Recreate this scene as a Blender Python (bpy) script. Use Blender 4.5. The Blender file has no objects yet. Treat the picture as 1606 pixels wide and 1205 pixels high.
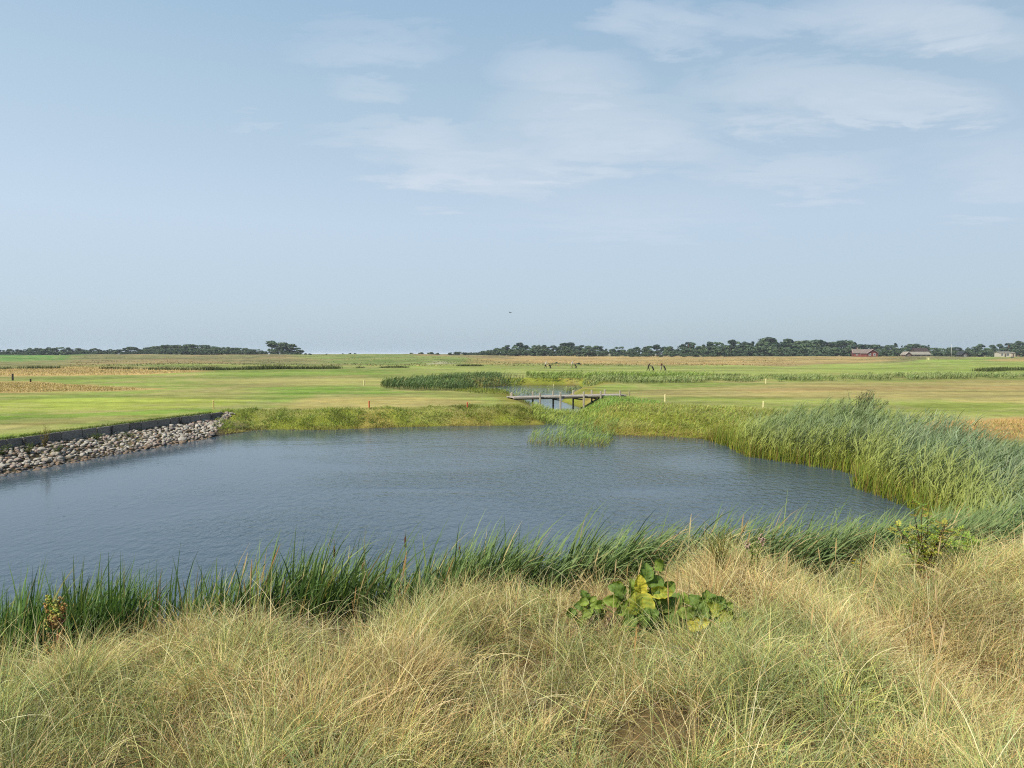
import bpy, bmesh, math, random
import numpy as np
from mathutils import Vector, Matrix

random.seed(7)
R = np.random.default_rng(11)
PI = math.pi
C = bpy.context.scene.collection
sc = bpy.context.scene

# ------------------------------------------------------------------ camera
CAM = np.array((0.0, 0.0, 4.6))
F, CX, CY = 1070.0, 803.0, 602.5
PITCH = math.atan((602.5 - 555.5) / F)
cam = bpy.data.cameras.new('camera')
cam.sensor_width = 36.0
cam.lens = 36.0 * F / 1606.0
cam.clip_start = 0.1
cam.clip_end = 20000
co = bpy.data.objects.new('camera', cam)
C.objects.link(co)
co.location = CAM
co.rotation_euler = (PI / 2 - PITCH, 0, 0)
sc.camera = co


def ray(px, py):
    x = (px - CX) / F
    u = -(py - CY) / F
    return np.array((x, math.cos(PITCH) + u * math.sin(PITCH), -math.sin(PITCH) + u * math.cos(PITCH)))


def at_z(px, py, z):
    d = ray(px, py)
    t = (z - CAM[2]) / d[2]
    return CAM + d * t


# ------------------------------------------------------------------ small numpy tools
def lin(c, k=1.0):
    c = np.asarray(c, float) / 255.0
    return np.where(c <= 0.04045, c / 12.92, ((c + 0.055) / 1.055) ** 2.4) * k


K = 0.41                      # displayed colour of a sunlit surface -> its base colour


def alb(*c):
    return lin(c, K)


KG = 1.75                     # thin dry leaves reflect and pass more light than turf does from above


_perm = np.random.default_rng(3).random((256, 256))


def vnoise(x, y):
    xi = np.floor(x).astype(int); yi = np.floor(y).astype(int)
    fx = x - xi; fy = y - yi
    fx = fx * fx * (3 - 2 * fx); fy = fy * fy * (3 - 2 * fy)
    a = _perm[xi % 256, yi % 256]; b = _perm[(xi + 1) % 256, yi % 256]
    c = _perm[xi % 256, (yi + 1) % 256]; d = _perm[(xi + 1) % 256, (yi + 1) % 256]
    return (a * (1 - fx) + b * fx) * (1 - fy) + (c * (1 - fx) + d * fx) * fy


def fbm(x, y, o=4):
    s = 0; a = 0.5; t = 0
    for i in range(o):
        s = s + a * vnoise(x * 2 ** i + 17.3 * i, y * 2 ** i + 9.1 * i); t += a; a *= 0.5
    return s / t


def sstep(a, b, x):
    t = np.clip((x - a) / (b - a), 0, 1)
    return t * t * (3 - 2 * t)


def sdf(poly, x, y):
    """signed distance to a polygon, negative inside"""
    P = np.asarray(poly, float)
    d = np.full(x.shape, 1e18); inside = np.zeros(x.shape, bool)
    n = len(P)
    for i in range(n):
        ax, ay = P[i]; bx, by = P[(i + 1) % n]
        ex, ey = bx - ax, by - ay
        wx, wy = x - ax, y - ay
        t = np.clip((wx * ex + wy * ey) / (ex * ex + ey * ey), 0, 1)
        d = np.minimum(d, (wx - ex * t) ** 2 + (wy - ey * t) ** 2)
        c = (ay > y) != (by > y)
        with np.errstate(divide='ignore', invalid='ignore'):
            xx = ax + (y - ay) * ex / (ey if ey != 0 else 1e-12)
        inside ^= c & (x < xx)
    d = np.sqrt(d)
    return np.where(inside, -d, d)


# ------------------------------------------------------------------ plan of the place
POND = [(-20.5, 22), (-19.5, 26), (-18.5, 28.2), (-17.7, 31.4), (-17.0, 36), (-16.5, 38.9), (-15.4, 40.8), (-11.6, 40.9),
        (-8, 42.2), (-4.2, 43.2), (0.9, 43.6), (3.2, 44.2), (5.2, 40.5), (5.8, 38.6), (8.7, 37.9), (10, 36.6), (11, 34), (10.9, 30.6),
        (12.2, 28.6), (13.3, 27.0), (13.6, 25.4), (12.3, 23.2), (12.3, 21.4), (12.3, 19.8), (11.2, 16.5), (9.7, 13.8), (8, 12.2), (6, 11.2), (3, 10.4), (0, 9.8), (-3, 9.0),
        (-6, 8.2), (-9, 7.2), (-12, 6.5), (-16, 5.5), (-24, 6), (-26, 14)]
CREEK = [(2.2, 43.0), (4.6, 41.5), (5.0, 46), (5.4, 52), (5.7, 58), (4.6, 66), (6.0, 76), (9.5, 85), (9.5, 99), (0, 100), (-6, 92),
         (-8, 82), (-6, 75), (0.5, 70), (1.8, 62), (1.9, 56.5), (2.8, 52), (2.6, 48)]
WALL_A = np.array((-24.4, 17.0)); WALL_B = np.array((-18.2, 41.6))
wdir = (WALL_B - WALL_A) / np.linalg.norm(WALL_B - WALL_A)
wnor = np.array((wdir[1], -wdir[0]))          # towards the water


def rise_at(az):
    """how far the plain has risen 600 m out, by bearing (degrees, + = right)"""
    return np.interp(az, [-60, -36, -22, -16, -12, -6, 0, 10, 36, 60], [2.6, 2.9, 2.9, 3.1, 3.5, 3.2, 1.9, 1.5, 1.4, 1.4])


def H(x, y):
    x = np.asarray(x, float); y = np.asarray(y, float)
    d = np.hypot(x, y)
    az = np.degrees(np.arctan2(x, np.maximum(y, 0.01)))
    sp = sdf(POND, x, y); sk = sdf(CREEK, x, y)
    far = sstep(120, 560, d)
    z = 1.0 + far * rise_at(az) * 0.95 + sstep(600, 2500, d) * 0.55
    amp = sstep(70, 260, d) * (1 - sstep(560, 800, d))
    z = z + amp * (fbm(x / 45 + 3, y / 45, 3) - 0.5) * 2.3
    z = z + 0.10 * (fbm(x / 7, y / 7, 3) - 0.5) * sstep(0.5, 4, np.minimum(sp, sk)) * sstep(14, 20, y)
    # the old dune the camera stands on
    near = 1 - sstep(13.0, 19.0, y + 0.10 * np.abs(x))
    dune = 1.62 + 0.95 * (fbm(x / 1.35 + 5, y / 1.35, 2) - 0.5) + 0.22 * sstep(6.5, 3.0, y) + 0.10 * sstep(2, 9, x)
    top = z * (1 - near) + dune * near
    # banks
    right = sstep(9.0, 12.0, x) * sstep(13, 18, y) * (1 - sstep(37, 42, y))
    w = 3.4 * (1 - right) + 8.5 * right
    w = w * (1 - near) + np.interp(x, [-7, -4.5, -2.5, 3, 5.5, 8], [2.9, 2.7, 1.7, 1.65, 2.3, 2.6]) * near
    sd = np.minimum(sp, sk * 1.5)
    b = sstep(-0.15, 1.0, sd / w) if np.isscalar(w) else np.clip((sd / w + 0.1) / 1.1, 0, 1)
    b = b * b * (3 - 2 * b) * 0.55 + 0.45 * b
    zz = -0.12 + (top + 0.12) * b
    zz = np.where(sd < -0.1 * w, np.maximum(-0.9, -0.12 + (sd + 0.1 * w) * 0.35), zz)
    # the riprap bank below the retaining wall
    rx = x - WALL_A[0]; ry = y - WALL_A[1]
    s = rx * wdir[0] + ry * wdir[1]; t = rx * wnor[0] + ry * wnor[1]
    L = np.linalg.norm(WALL_B - WALL_A)
    on = sstep(-6, -3, s) * (1 - sstep(L - 0.5, L + 1.5, s))
    shelf = np.where(t < -0.40, 1.0, np.where(t < -0.08, 1.0 - (t + 0.40) / 0.32 * 0.40, 0.60 - np.clip((t - 0.10) / 2.6, 0, 3) * 0.64))
    shelf = np.maximum(shelf, -0.9)
    use = on * (1 - sstep(6, 9, np.abs(t)))
    return zz * (1 - use) + shelf * use


def H1(x, y):
    return float(H(np.array([x]), np.array([y]))[0])


def at_ground(px, py):
    d = ray(px, py)
    t = 2.0 * 1.012 ** np.arange(560)
    P = CAM[None] + d[None] * t[:, None]
    g = H(P[:, 0], P[:, 1]) - P[:, 2]
    k = np.argmax(g > 0)
    if not (g > 0).any():
        k = len(t) - 1
    a, b = t[max(k - 1, 0)], t[k]
    for _ in range(25):
        m = (a + b) / 2; p = CAM + d * m
        if H1(p[0], p[1]) > p[2]: b = m
        else: a = m
    p = CAM + d * b
    return np.array((p[0], p[1], H1(p[0], p[1])))


def at_dist(px, Y):
    """a spot on the ground Y metres out along the bearing of column px"""
    x = (px - CX) / F * Y
    return np.array((x, Y, H1(x, Y)))


# ------------------------------------------------------------------ scene helpers
def tag(o, label=None, cat=None, group=None, kind=None):
    if label: o['label'] = label
    if cat: o['category'] = cat
    if group: o['group'] = group
    if kind: o['kind'] = kind
    return o


def thing(name, label, cat, loc=(0, 0, 0), rz=0.0, group=None):
    o = bpy.data.objects.new(name, None)
    o.empty_display_size = 0.2
    C.objects.link(o); o.location = loc; o.rotation_euler = (0, 0, rz)
    return tag(o, label, cat, group)


def copy_thing(root, loc, rz, scale, label, group=None):
    r = root.copy(); C.objects.link(r); r.location = loc; r.rotation_euler = (0, 0, rz); r.scale = scale
    r['label'] = label
    if group: r['group'] = group
    for ch in root.children:
        c = ch.copy(); C.objects.link(c); c.parent = r
        for g in ch.children:
            d = g.copy(); C.objects.link(d); d.parent = c
    return r


def mesh_np(name, V, quads, mats, col=None, smooth=True, tris=None, mat_idx=None):
    """a mesh from numpy arrays: V (n,3), quads (m,4), optional tris (k,3), col (n,3) point colours"""
    me = bpy.data.meshes.new(name)
    V = np.ascontiguousarray(V, np.float32)
    nq = 0 if quads is None else len(quads); nt = 0 if tris is None else len(tris)
    loops = []
    if nq: loops.append(np.asarray(quads, np.int32).ravel())
    if nt: loops.append(np.asarray(tris, np.int32).ravel())
    loops = np.concatenate(loops)
    me.vertices.add(len(V)); me.vertices.foreach_set('co', V.ravel())
    me.loops.add(len(loops)); me.loops.foreach_set('vertex_index', loops)
    me.polygons.add(nq + nt)
    ls = np.concatenate([np.arange(nq) * 4, nq * 4 + np.arange(nt) * 3]).astype(np.int32)
    me.polygons.foreach_set('loop_start', ls)
    if smooth: me.polygons.foreach_set('use_smooth', np.ones(nq + nt, bool))
    if mat_idx is not None: me.polygons.foreach_set('material_index', np.asarray(mat_idx, np.int32))
    for m in (mats if isinstance(mats, (list, tuple)) else [mats]): me.materials.append(m)
    if col is not None:
        a = me.color_attributes.new('Col', 'FLOAT_COLOR', 'POINT')
        c = np.ones((len(V), 4), np.float32); c[:, :3] = col
        a.data.foreach_set('color', c.ravel())
    me.update(calc_edges=True)
    me.validate()
    return me


def link(name, me, parent=None):
    o = bpy.data.objects.new(name, me); C.objects.link(o)
    if parent is not None: o.parent = parent
    return o


class MB:
    """collects simple shapes into one mesh"""
    def __init__(self): self.v = []; self.f = []; self.c = []
    def add(self, vs, fs, col=(1, 1, 1)):
        b = len(self.v)
        self.v += [tuple(p) for p in vs]; self.f += [tuple(i + b for i in q) for q in fs]
        self.c += [tuple(col)] * len(vs)
    def box(self, c, s, rot=None, col=(1, 1, 1), bev=0.0):
        hx, hy, hz = s[0] / 2, s[1] / 2, s[2] / 2
        bm = bmesh.new(); bmesh.ops.create_cube(bm, size=1.0)
        bmesh.ops.scale(bm, vec=s, verts=bm.verts)
        if bev: bmesh.ops.bevel(bm, geom=bm.edges[:], offset=bev, segments=1, affect='EDGES', profile=0.5)
        M = Matrix.Translation(c) @ (rot.to_4x4() if rot is not None else Matrix.Identity(4))
        bm.verts.index_update()
        self.add([M @ v.co for v in bm.verts], [[v.index for v in f.verts] for f in bm.faces], col)
        bm.free()
    def tube(self, pts, rad, n=8, col=(1, 1, 1), caps=True):
        pts = [Vector(p) for p in pts]; rings = []
        rad = rad if isinstance(rad, (list, tuple)) else [rad] * len(pts)
        vs = []
        for i, p in enumerate(pts):
            t = (pts[min(i + 1, len(pts) - 1)] - pts[max(i - 1, 0)]).normalized()
            a = t.cross(Vector((0, 0, 1)))
            if a.length < 1e-3: a = Vector((1, 0, 0))
            a.normalize(); b = a.cross(t).normalized()
            for k in range(n):
                w = 2 * PI * k / n
                vs.append(p + (a * math.cos(w) + b * math.sin(w)) * rad[i])
        fs = []
        for i in range(len(pts) - 1):
            for k in range(n):
                fs.append((i * n + k, i * n + (k + 1) % n, (i + 1) * n + (k + 1) % n, (i + 1) * n + k))
        if caps:
            fs.append(tuple(range(n - 1, -1, -1))); fs.append(tuple((len(pts) - 1) * n + k for k in range(n)))
        self.add(vs, fs, col)
    def ball(self, c, r, col=(1, 1, 1), sub=2, jit=0.0):
        bm = bmesh.new(); bmesh.ops.create_icosphere(bm, subdivisions=sub, radius=1.0)
        bm.verts.index_update()
        r = r if isinstance(r, (list, tuple)) else (r, r, r)
        self.add([Vector((v.co.x * r[0], v.co.y * r[1], v.co.z * r[2])) * (1 + random.uniform(-jit, jit)) + Vector(c) for v in bm.verts],
                 [[v.index for v in f.verts] for f in bm.faces], col)
        bm.free()
    def build(self, name, mat, parent=None, smooth=False):
        me = bpy.data.meshes.new(name); me.from_pydata([tuple(p) for p in self.v], [], self.f)
        me.materials.append(mat)
        a = me.color_attributes.new('Col', 'FLOAT_COLOR', 'POINT')
        c = np.ones((len(self.v), 4), np.float32); c[:, :3] = np.array(self.c)
        a.data.foreach_set('color', c.ravel())
        if smooth: me.polygons.foreach_set('use_smooth', np.ones(len(me.polygons), bool))
        me.update()
        return link(name, me, parent)


# ------------------------------------------------------------------ materials
def new_mat(name):
    m = bpy.data.materials.new(name); m.use_nodes = True
    nt = m.node_tree; nt.nodes.clear()
    return m, nt, nt.nodes, nt.links


def foliage_mat(name, trans=0.35, rough=0.5, spec=0.25, var=0.25, nscale=3.0, tint=(1.0, 1.0, 0.75)):
    m, nt, N, L = new_mat(name)
    out = N.new('ShaderNodeOutputMaterial')
    at = N.new('ShaderNodeAttribute'); at.attribute_name = 'Col'
    geo = N.new('ShaderNodeNewGeometry')
    nz = N.new('ShaderNodeTexNoise'); nz.inputs['Scale'].default_value = nscale; nz.inputs['Detail'].default_value = 3
    L.new(geo.outputs['Position'], nz.inputs['Vector'])
    mr = N.new('ShaderNodeMapRange'); mr.inputs[1].default_value = 0.3; mr.inputs[2].default_value = 0.7
    mr.inputs[3].default_value = 1 - var; mr.inputs[4].default_value = 1 + var
    L.new(nz.outputs['Fac'], mr.inputs[0])
    mul = N.new('ShaderNodeVectorMath'); mul.operation = 'SCALE'
    L.new(at.outputs['Color'], mul.inputs[0]); L.new(mr.outputs[0], mul.inputs['Scale'])
    pb = N.new('ShaderNodeBsdfPrincipled'); pb.inputs['Roughness'].default_value = rough
    pb.inputs['Specular IOR Level'].default_value = spec
    L.new(mul.outputs[0], pb.inputs['Base Color'])
    tr = N.new('ShaderNodeBsdfTranslucent')
    tm = N.new('ShaderNodeVectorMath'); tm.operation = 'MULTIPLY'; tm.inputs[1].default_value = tint
    L.new(mul.outputs[0], tm.inputs[0]); L.new(tm.outputs[0], tr.inputs['Color'])
    mx = N.new('ShaderNodeMixShader'); mx.inputs[0].default_value = trans
    L.new(pb.outputs[0], mx.inputs[1]); L.new(tr.outputs[0], mx.inputs[2])
    L.new(mx.outputs[0], out.inputs[0])
    return m


def solid_mat(name, rough=0.7, spec=0.3, var=0.3, nscale=6.0, bump=0.3, bscale=30.0, stretch=(1, 1, 1), coord='Object'):
    """colour from the mesh's own colour attribute, broken up by two noises, with bump"""
    m, nt, N, L = new_mat(name)
    out = N.new('ShaderNodeOutputMaterial')
    at = N.new('ShaderNodeAttribute'); at.attribute_name = 'Col'
    tc = N.new('ShaderNodeTexCoord')
    mp = N.new('ShaderNodeMapping'); mp.inputs['Scale'].default_value = stretch
    L.new(tc.outputs[coord], mp.inputs[0])
    nz = N.new('ShaderNodeTexNoise'); nz.inputs['Scale'].default_value = nscale; nz.inputs['Detail'].default_value = 5
    L.new(mp.outputs[0], nz.inputs['Vector'])
    mr = N.new('ShaderNodeMapRange'); mr.inputs[1].default_value = 0.3; mr.inputs[2].default_value = 0.7
    mr.inputs[3].default_value = 1 - var; mr.inputs[4].default_value = 1 + var
    L.new(nz.outputs['Fac'], mr.inputs[0])
    mul = N.new('ShaderNodeVectorMath'); mul.operation = 'SCALE'
    L.new(at.outputs['Color'], mul.inputs[0]); L.new(mr.outputs[0], mul.inputs['Scale'])
    pb = N.new('ShaderNodeBsdfPrincipled'); pb.inputs['Roughness'].default_value = rough
    pb.inputs['Specular IOR Level'].default_value = spec
    L.new(mul.outputs[0], pb.inputs['Base Color'])
    n2 = N.new('ShaderNodeTexNoise'); n2.inputs['Scale'].default_value = bscale; n2.inputs['Detail'].default_value = 4
    L.new(mp.outputs[0], n2.inputs['Vector'])
    bp = N.new('ShaderNodeBump'); bp.inputs['Strength'].default_value = bump; bp.inputs['Distance'].default_value = 0.02
    L.new(n2.outputs['Fac'], bp.inputs['Height']); L.new(bp.outputs[0], pb.inputs['Normal'])
    L.new(pb.outputs[0], out.inputs[0])
    return m


M_MARRAM = foliage_mat('marram_blades', 0.27, 0.55, 0.2, 0.15, 1.2)
M_REED = foliage_mat('reed_blades', 0.35, 0.6, 0.1, 0.2, 2.0, (1.05, 1.1, 0.6))
M_FARREED = foliage_mat('far_reed_blades', 0.3, 0.6, 0.15, 0.2, 0.6, (1.0, 1.0, 0.7))
M_LEAF = foliage_mat('broad_leaves', 0.38, 0.6, 0.18, 0.2, 25.0, (1.1, 1.12, 0.5))
M_TREE = foliage_mat('tree_leaves', 0.2, 0.7, 0.1, 0.3, 0.25, (1, 1, 0.7))
M_WOOD = solid_mat('weathered_wood', 0.8, 0.2, 0.3, 5.0, 0.4, 40.0, (1, 1, 6))
M_BARK = solid_mat('bark', 0.9, 0.1, 0.3, 3.0, 0.5, 12.0)
M_STONE = solid_mat('field_stone', 0.8, 0.25, 0.28, 5.0, 0.5, 25.0)
M_PAINT = solid_mat('painted_wood', 0.6, 0.3, 0.12, 8.0, 0.1, 30.0)
M_CLOTH = solid_mat('cloth', 0.9, 0.1, 0.12, 9.0, 0.2, 40.0)
M_ROOF = solid_mat('roofing', 0.9, 0.1, 0.2, 1.5, 0.5, 6.0)


# ------------------------------------------------------------------ blades of grass and reed
def blades(root, az, lean, bend, length, width, segs, c0, c1, power=1.6, twist=None, wprof=None, cpow=1.0):
    """ribbons that start at root, lean by `lean` from the vertical towards az and bend `bend` further to the tip"""
    n = len(root)
    t = np.linspace(0, 1, segs + 1)
    th = lean[:, None] + bend[:, None] * (t[None] ** power)
    tm = (th[:, 1:] + th[:, :-1]) / 2
    ds = (length / segs)[:, None]
    rad = np.concatenate([np.zeros((n, 1)), np.cumsum(np.sin(tm) * ds, 1)], 1)
    up = np.concatenate([np.zeros((n, 1)), np.cumsum(np.cos(tm) * ds, 1)], 1)
    ca, sa = np.cos(az)[:, None], np.sin(az)[:, None]
    P = np.stack([root[:, 0:1] + rad * ca, root[:, 1:2] + rad * sa, root[:, 2:3] + up], 2)
    tw = R.uniform(-1.2, 1.2, n) if twist is None else twist
    # side vector: horizontal normal of the bending plane, turned about the blade by tw
    side = np.stack([-sa * np.ones_like(th), ca * np.ones_like(th), np.zeros_like(th)], 2)
    nrm = np.stack([np.cos(th) * ca, np.cos(th) * sa, -np.sin(th)], 2)
    ct, st = np.cos(tw)[:, None, None], np.sin(tw)[:, None, None]
    sv = side * ct + nrm * st
    if wprof is None: wp = np.clip(1 - t ** 2.2, 0.06, 1) * np.clip(0.55 + 2.5 * t, 0, 1)
    else: wp = wprof(t)
    hw = width[:, None] * wp[None] * 0.5
    A = P - sv * hw[:, :, None]; B = P + sv * hw[:, :, None]
    V = np.stack([A, B], 2).reshape(-1, 3)
    base = (np.arange(n) * (segs + 1) * 2)[:, None] + (np.arange(segs) * 2)[None]
    Q = np.stack([base, base + 1, base + 3, base + 2], 2).reshape(-1, 4)
    tt = (t ** cpow)[None, :, None]
    col = c0[:, None] * (1 - tt) + c1[:, None] * tt
    col = np.repeat(col, 2, axis=1).reshape(-1, 3)
    return V, Q, col


def join(parts):
    V = []; Q = []; Cc = []; off = 0
    for v, q, c in parts:
        V.append(v); Q.append(q + off); Cc.append(c); off += len(v)
    return np.concatenate(V), np.concatenate(Q), np.concatenate(Cc)


def stuff(name, parts, mat, label, cat):
    V, Q, c = join(parts)
    o = link(name, mesh_np(name, V, Q, mat, c))
    return tag(o, label, cat, kind='stuff')


def scatter(poly, n, jitter=1.0):
    P = np.asarray(poly, float)
    lo, hi = P.min(0), P.max(0)
    out = np.zeros((0, 2))
    while len(out) < n:
        q = R.uniform(lo, hi, (n * 2, 2))
        q = q[sdf(poly, q[:, 0], q[:, 1]) < 0]
        out = np.concatenate([out, q])
    return out[:n]


def pick(pal, w, n, jit=0.12):
    pal = np.array(pal); w = np.array(w, float); w /= w.sum()
    c = pal[R.choice(len(pal), n, p=w)]
    return np.clip(c * R.uniform(1 - jit, 1 + jit, (n, 1)) * R.uniform(1 - jit / 3, 1 + jit / 3, (n, 3)), 0, 1)


def pxpoly(pts, z=1.0):
    return [tuple(at_z(a, b, z)[:2]) for a, b in pts]


# ------------------------------------------------------------------ world, sun
SUN_AZ = math.radians(230)       # bearing of the sun, clockwise from straight ahead (+Y)
SUN_EL = math.radians(47)
w = bpy.data.worlds.new('World'); sc.world = w; w.use_nodes = True
nt = w.node_tree; nt.nodes.clear(); N = nt.nodes; L = nt.links
wo = N.new('ShaderNodeOutputWorld'); bg = N.new('ShaderNodeBackground')
sky = N.new('ShaderNodeTexSky'); sky.sky_type = 'NISHITA'; sky.sun_disc = False
sky.sun_elevation = SUN_EL; sky.sun_rotation = SUN_AZ
sky.altitude = 0; sky.air_density = 1.0; sky.dust_density = 1.6; sky.ozone_density = 1.5
tc = N.new('ShaderNodeTexCoord')
sep = N.new('ShaderNodeSeparateXYZ'); L.new(tc.outputs['Generated'], sep.inputs[0])


def mth(op, a, b=None, clamp=False):
    n = N.new('ShaderNodeMath'); n.operation = op; n.use_clamp = clamp
    for i, v in enumerate((a, b)):
        if v is None: continue
        if hasattr(v, 'links'): L.new(v, n.inputs[i])
        else: n.inputs[i].default_value = v
    return n.outputs[0]


def ramp(fac, stops):
    n = N.new('ShaderNodeValToRGB'); e = n.color_ramp.elements
    e[0].position, e[0].color = stops[0][0], (*stops[0][1], 1)
    e[1].position, e[1].color = stops[1][0], (*stops[1][1], 1)
    for p, c in stops[2:]:
        k = e.new(p); k.color = (*c, 1)
    L.new(fac, n.inputs[0]); return n.outputs[0]


def mixc(fac, a, b):
    n = N.new('ShaderNodeMix'); n.data_type = 'RGBA'
    if hasattr(fac, 'links'): L.new(fac, n.inputs[0])
    else: n.inputs[0].default_value = fac
    for i, v in ((6, a), (7, b)):
        if hasattr(v, 'links'): L.new(v, n.inputs[i])
        else: n.inputs[i].default_value = (*v, 1)
    return n.outputs[2]


SKYK = 1 / 0.10                  # the background strength below is 0.10
zc = mth('MAXIMUM', sep.outputs[2], 0.0)
# summer haze that whitens the lower sky; the left of the view is nearer the sun and paler
hz = ramp(zc, [(0.0, lin((178, 200, 216))), (0.07, lin((188, 207, 222))), (0.18, lin((198, 216, 233))), (0.34, lin((180, 205, 223))),
               (0.55, lin((146, 184, 218))), (1.0, lin((105, 150, 205)))])
hs = N.new('ShaderNodeVectorMath'); hs.operation = 'SCALE'; hs.inputs['Scale'].default_value = SKYK * 0.55
L.new(hz, hs.inputs[0])
sidef = N.new('ShaderNodeMapRange'); sidef.inputs[1].default_value = -0.6; sidef.inputs[2].default_value = 0.6
sidef.inputs[3].default_value = 1.04; sidef.inputs[4].default_value = 0.90
L.new(sep.outputs[0], sidef.inputs[0])
hs2 = N.new('ShaderNodeVectorMath'); hs2.operation = 'SCALE'; L.new(hs.outputs[0], hs2.inputs[0]); L.new(sidef.outputs[0], hs2.inputs['Scale'])
base = mixc(0.85, sky.outputs[0], hs2.outputs[0])
# thin altocumulus sheets, laid out on a flat layer overhead
den = mth('ADD', zc, 0.06)
px_ = mth('DIVIDE', sep.outputs[0], den); py_ = mth('DIVIDE', sep.outputs[1], den)
cmb = N.new('ShaderNodeCombineXYZ'); L.new(px_, cmb.inputs[0]); L.new(py_, cmb.inputs[1])


def cnoise(scale, detail, rough, loc, dist=0.0):
    mp = N.new('ShaderNodeMapping'); mp.inputs['Location'].default_value = loc; mp.inputs['Scale'].default_value = scale
    mp.inputs['Rotation'].default_value = (0, 0, math.radians(-12))
    L.new(cmb.outputs[0], mp.inputs[0])
    n = N.new('ShaderNodeTexNoise'); n.inputs['Scale'].default_value = 1.0; n.inputs['Detail'].default_value = detail
    n.inputs['Roughness'].default_value = rough; n.inputs['Distortion'].default_value = dist
    L.new(mp.outputs[0], n.inputs['Vector']); return n.outputs['Fac']


def mapr(v, a, b, c=0.0, d=1.0):
    n = N.new('ShaderNodeMapRange'); n.clamp = True; n.interpolation_type = 'SMOOTHSTEP'
    n.inputs[1].default_value = a; n.inputs[2].default_value = b; n.inputs[3].default_value = c; n.inputs[4].default_value = d
    L.new(v, n.inputs[0]); return n.outputs[0]


big = cnoise((0.50, 0.75, 1), 3, 0.5, (5.3, 1.9, 0), 0.3)
fine = cnoise((1.5, 3.2, 1), 7, 0.62, (4.1, 8.3, 0), 0.6)
wisp = cnoise((7, 9, 1), 6, 0.6, (1, 3, 0), 0.8)
side = mapr(sep.outputs[0], -0.42, 0.12, 0.28, 1.0)
lowf = mapr(zc, 0.10, 0.22)
# the clouds of this hour: soft sheets at their bearings (u) and heights (v), broken up by the noises
yy = mth('MAXIMUM', sep.outputs[1], 0.05)
uu = mth('DIVIDE', sep.outputs[0], yy); vv = mth('DIVIDE', sep.outputs[2], yy)
uu = mth('ADD', uu, mth('MULTIPLY', mth('SUBTRACT', big, 0.5), 0.30)); vv = mth('ADD', vv, mth('ADD', mth('MULTIPLY', mth('SUBTRACT', wisp, 0.5), 0.05), mth('MULTIPLY', mth('SUBTRACT', fine, 0.5), 0.16)))
tot = None
for cx_, cy_, rx_, ry_, am in ((540, 58, 150, 34, .45), (1020, 22, 130, 36, .75), (1190, 38, 150, 34, .55), (1420, 22, 190, 60, .95), (1560, 45, 120, 50, .6), (870, 112, 160, 46, .8),
                               (880, 185, 200, 58, .9), (1070, 68, 75, 24, .6), (1280, 148, 270, 62, 1.0), (530, 136, 75, 22, .55), (560, 212, 130, 28, .6), (650, 240, 150, 42, .75),
                               (780, 272, 210, 48, .8), (960, 236, 190, 48, .8), (1240, 268, 170, 42, .7), (1400, 172, 150, 34, .8), (1540, 250, 140, 50, .5), (1570, 300, 100, 36, .45), (380, 190, 45, 14, .35), (1000, 330, 260, 50, .35)):
    d0 = ray(cx_, cy_); u0, v0 = d0[0] / d0[1], d0[2] / d0[1]
    a_ = mth('MULTIPLY', mth('SUBTRACT', uu, u0), F / rx_); b_ = mth('MULTIPLY', mth('SUBTRACT', vv, v0), F / ry_)
    q_ = mth('MAXIMUM', mth('SUBTRACT', 1.0, mth('ADD', mth('MULTIPLY', a_, a_), mth('MULTIPLY', b_, b_))), 0.0)
    q_ = mth('MULTIPLY', q_, am)
    tot = q_ if tot is None else mth('MAXIMUM', tot, q_) if am > 2 else mth('ADD', tot, q_)
tot = mth('MINIMUM', tot, 1.0)
brk = mth('MULTIPLY', mapr(fine, 0.16, 0.80), mapr(wisp, 0.15, 0.85, 0.45, 1.0))
cl = mth('ADD', mth('MULTIPLY', mth('MULTIPLY', tot, brk), 0.60), mth('MULTIPLY', tot, 0.28), True)
cw = tuple(lin((212, 222, 234)) * SKYK * 0.57)
final = mixc(cl, base, cw)
L.new(final, bg.inputs[0]); bg.inputs[1].default_value = 0.10
L.new(bg.outputs[0], wo.inputs[0])

sl = bpy.data.lights.new('sun', 'SUN'); sl.energy = 5.0; sl.angle = math.radians(0.8); sl.color = (1.0, 0.945, 0.86)
so = bpy.data.objects.new('sun', sl); C.objects.link(so)
sdv = Vector((math.sin(SUN_AZ) * math.cos(SUN_EL), math.cos(SUN_AZ) * math.cos(SUN_EL), math.sin(SUN_EL)))
so.rotation_euler = sdv.to_track_quat('Z', 'Y').to_euler(); so.location = sdv * 50
sc.view_settings.view_transform = 'Standard'; sc.view_settings.look = 'None'
sc.view_settings.exposure = 0.85; sc.view_settings.gamma = 1.0
sc.cycles.use_denoising = False
sc.cycles.pixel_filter_type = 'BLACKMAN_HARRIS'; sc.cycles.filter_width = 1.15
sc.cycles.max_bounces = 6; sc.cycles.transparent_max_bounces = 8
sc.cycles.diffuse_bounces = 3; sc.cycles.glossy_bounces = 2; sc.cycles.transmission_bounces = 3

# ------------------------------------------------------------------ the ground, one sheet out to the horizon
na, nr = 760, 620
th = np.radians(np.linspace(-78, 78, na))
rr = np.concatenate([np.linspace(1.5, 22, 170), 22 * (9000 / 22) ** (np.arange(1, nr - 170 + 1) / (nr - 170))])
TH, RR = np.meshgrid(th, rr, indexing='ij')
GX = np.sin(TH) * RR; GY = np.cos(TH) * RR - 6.0
GZ = H(GX.ravel(), GY.ravel()).reshape(GX.shape)
X, Y = GX.ravel(), GY.ravel(); Z = GZ.ravel(); D = np.hypot(X, Y)

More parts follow.
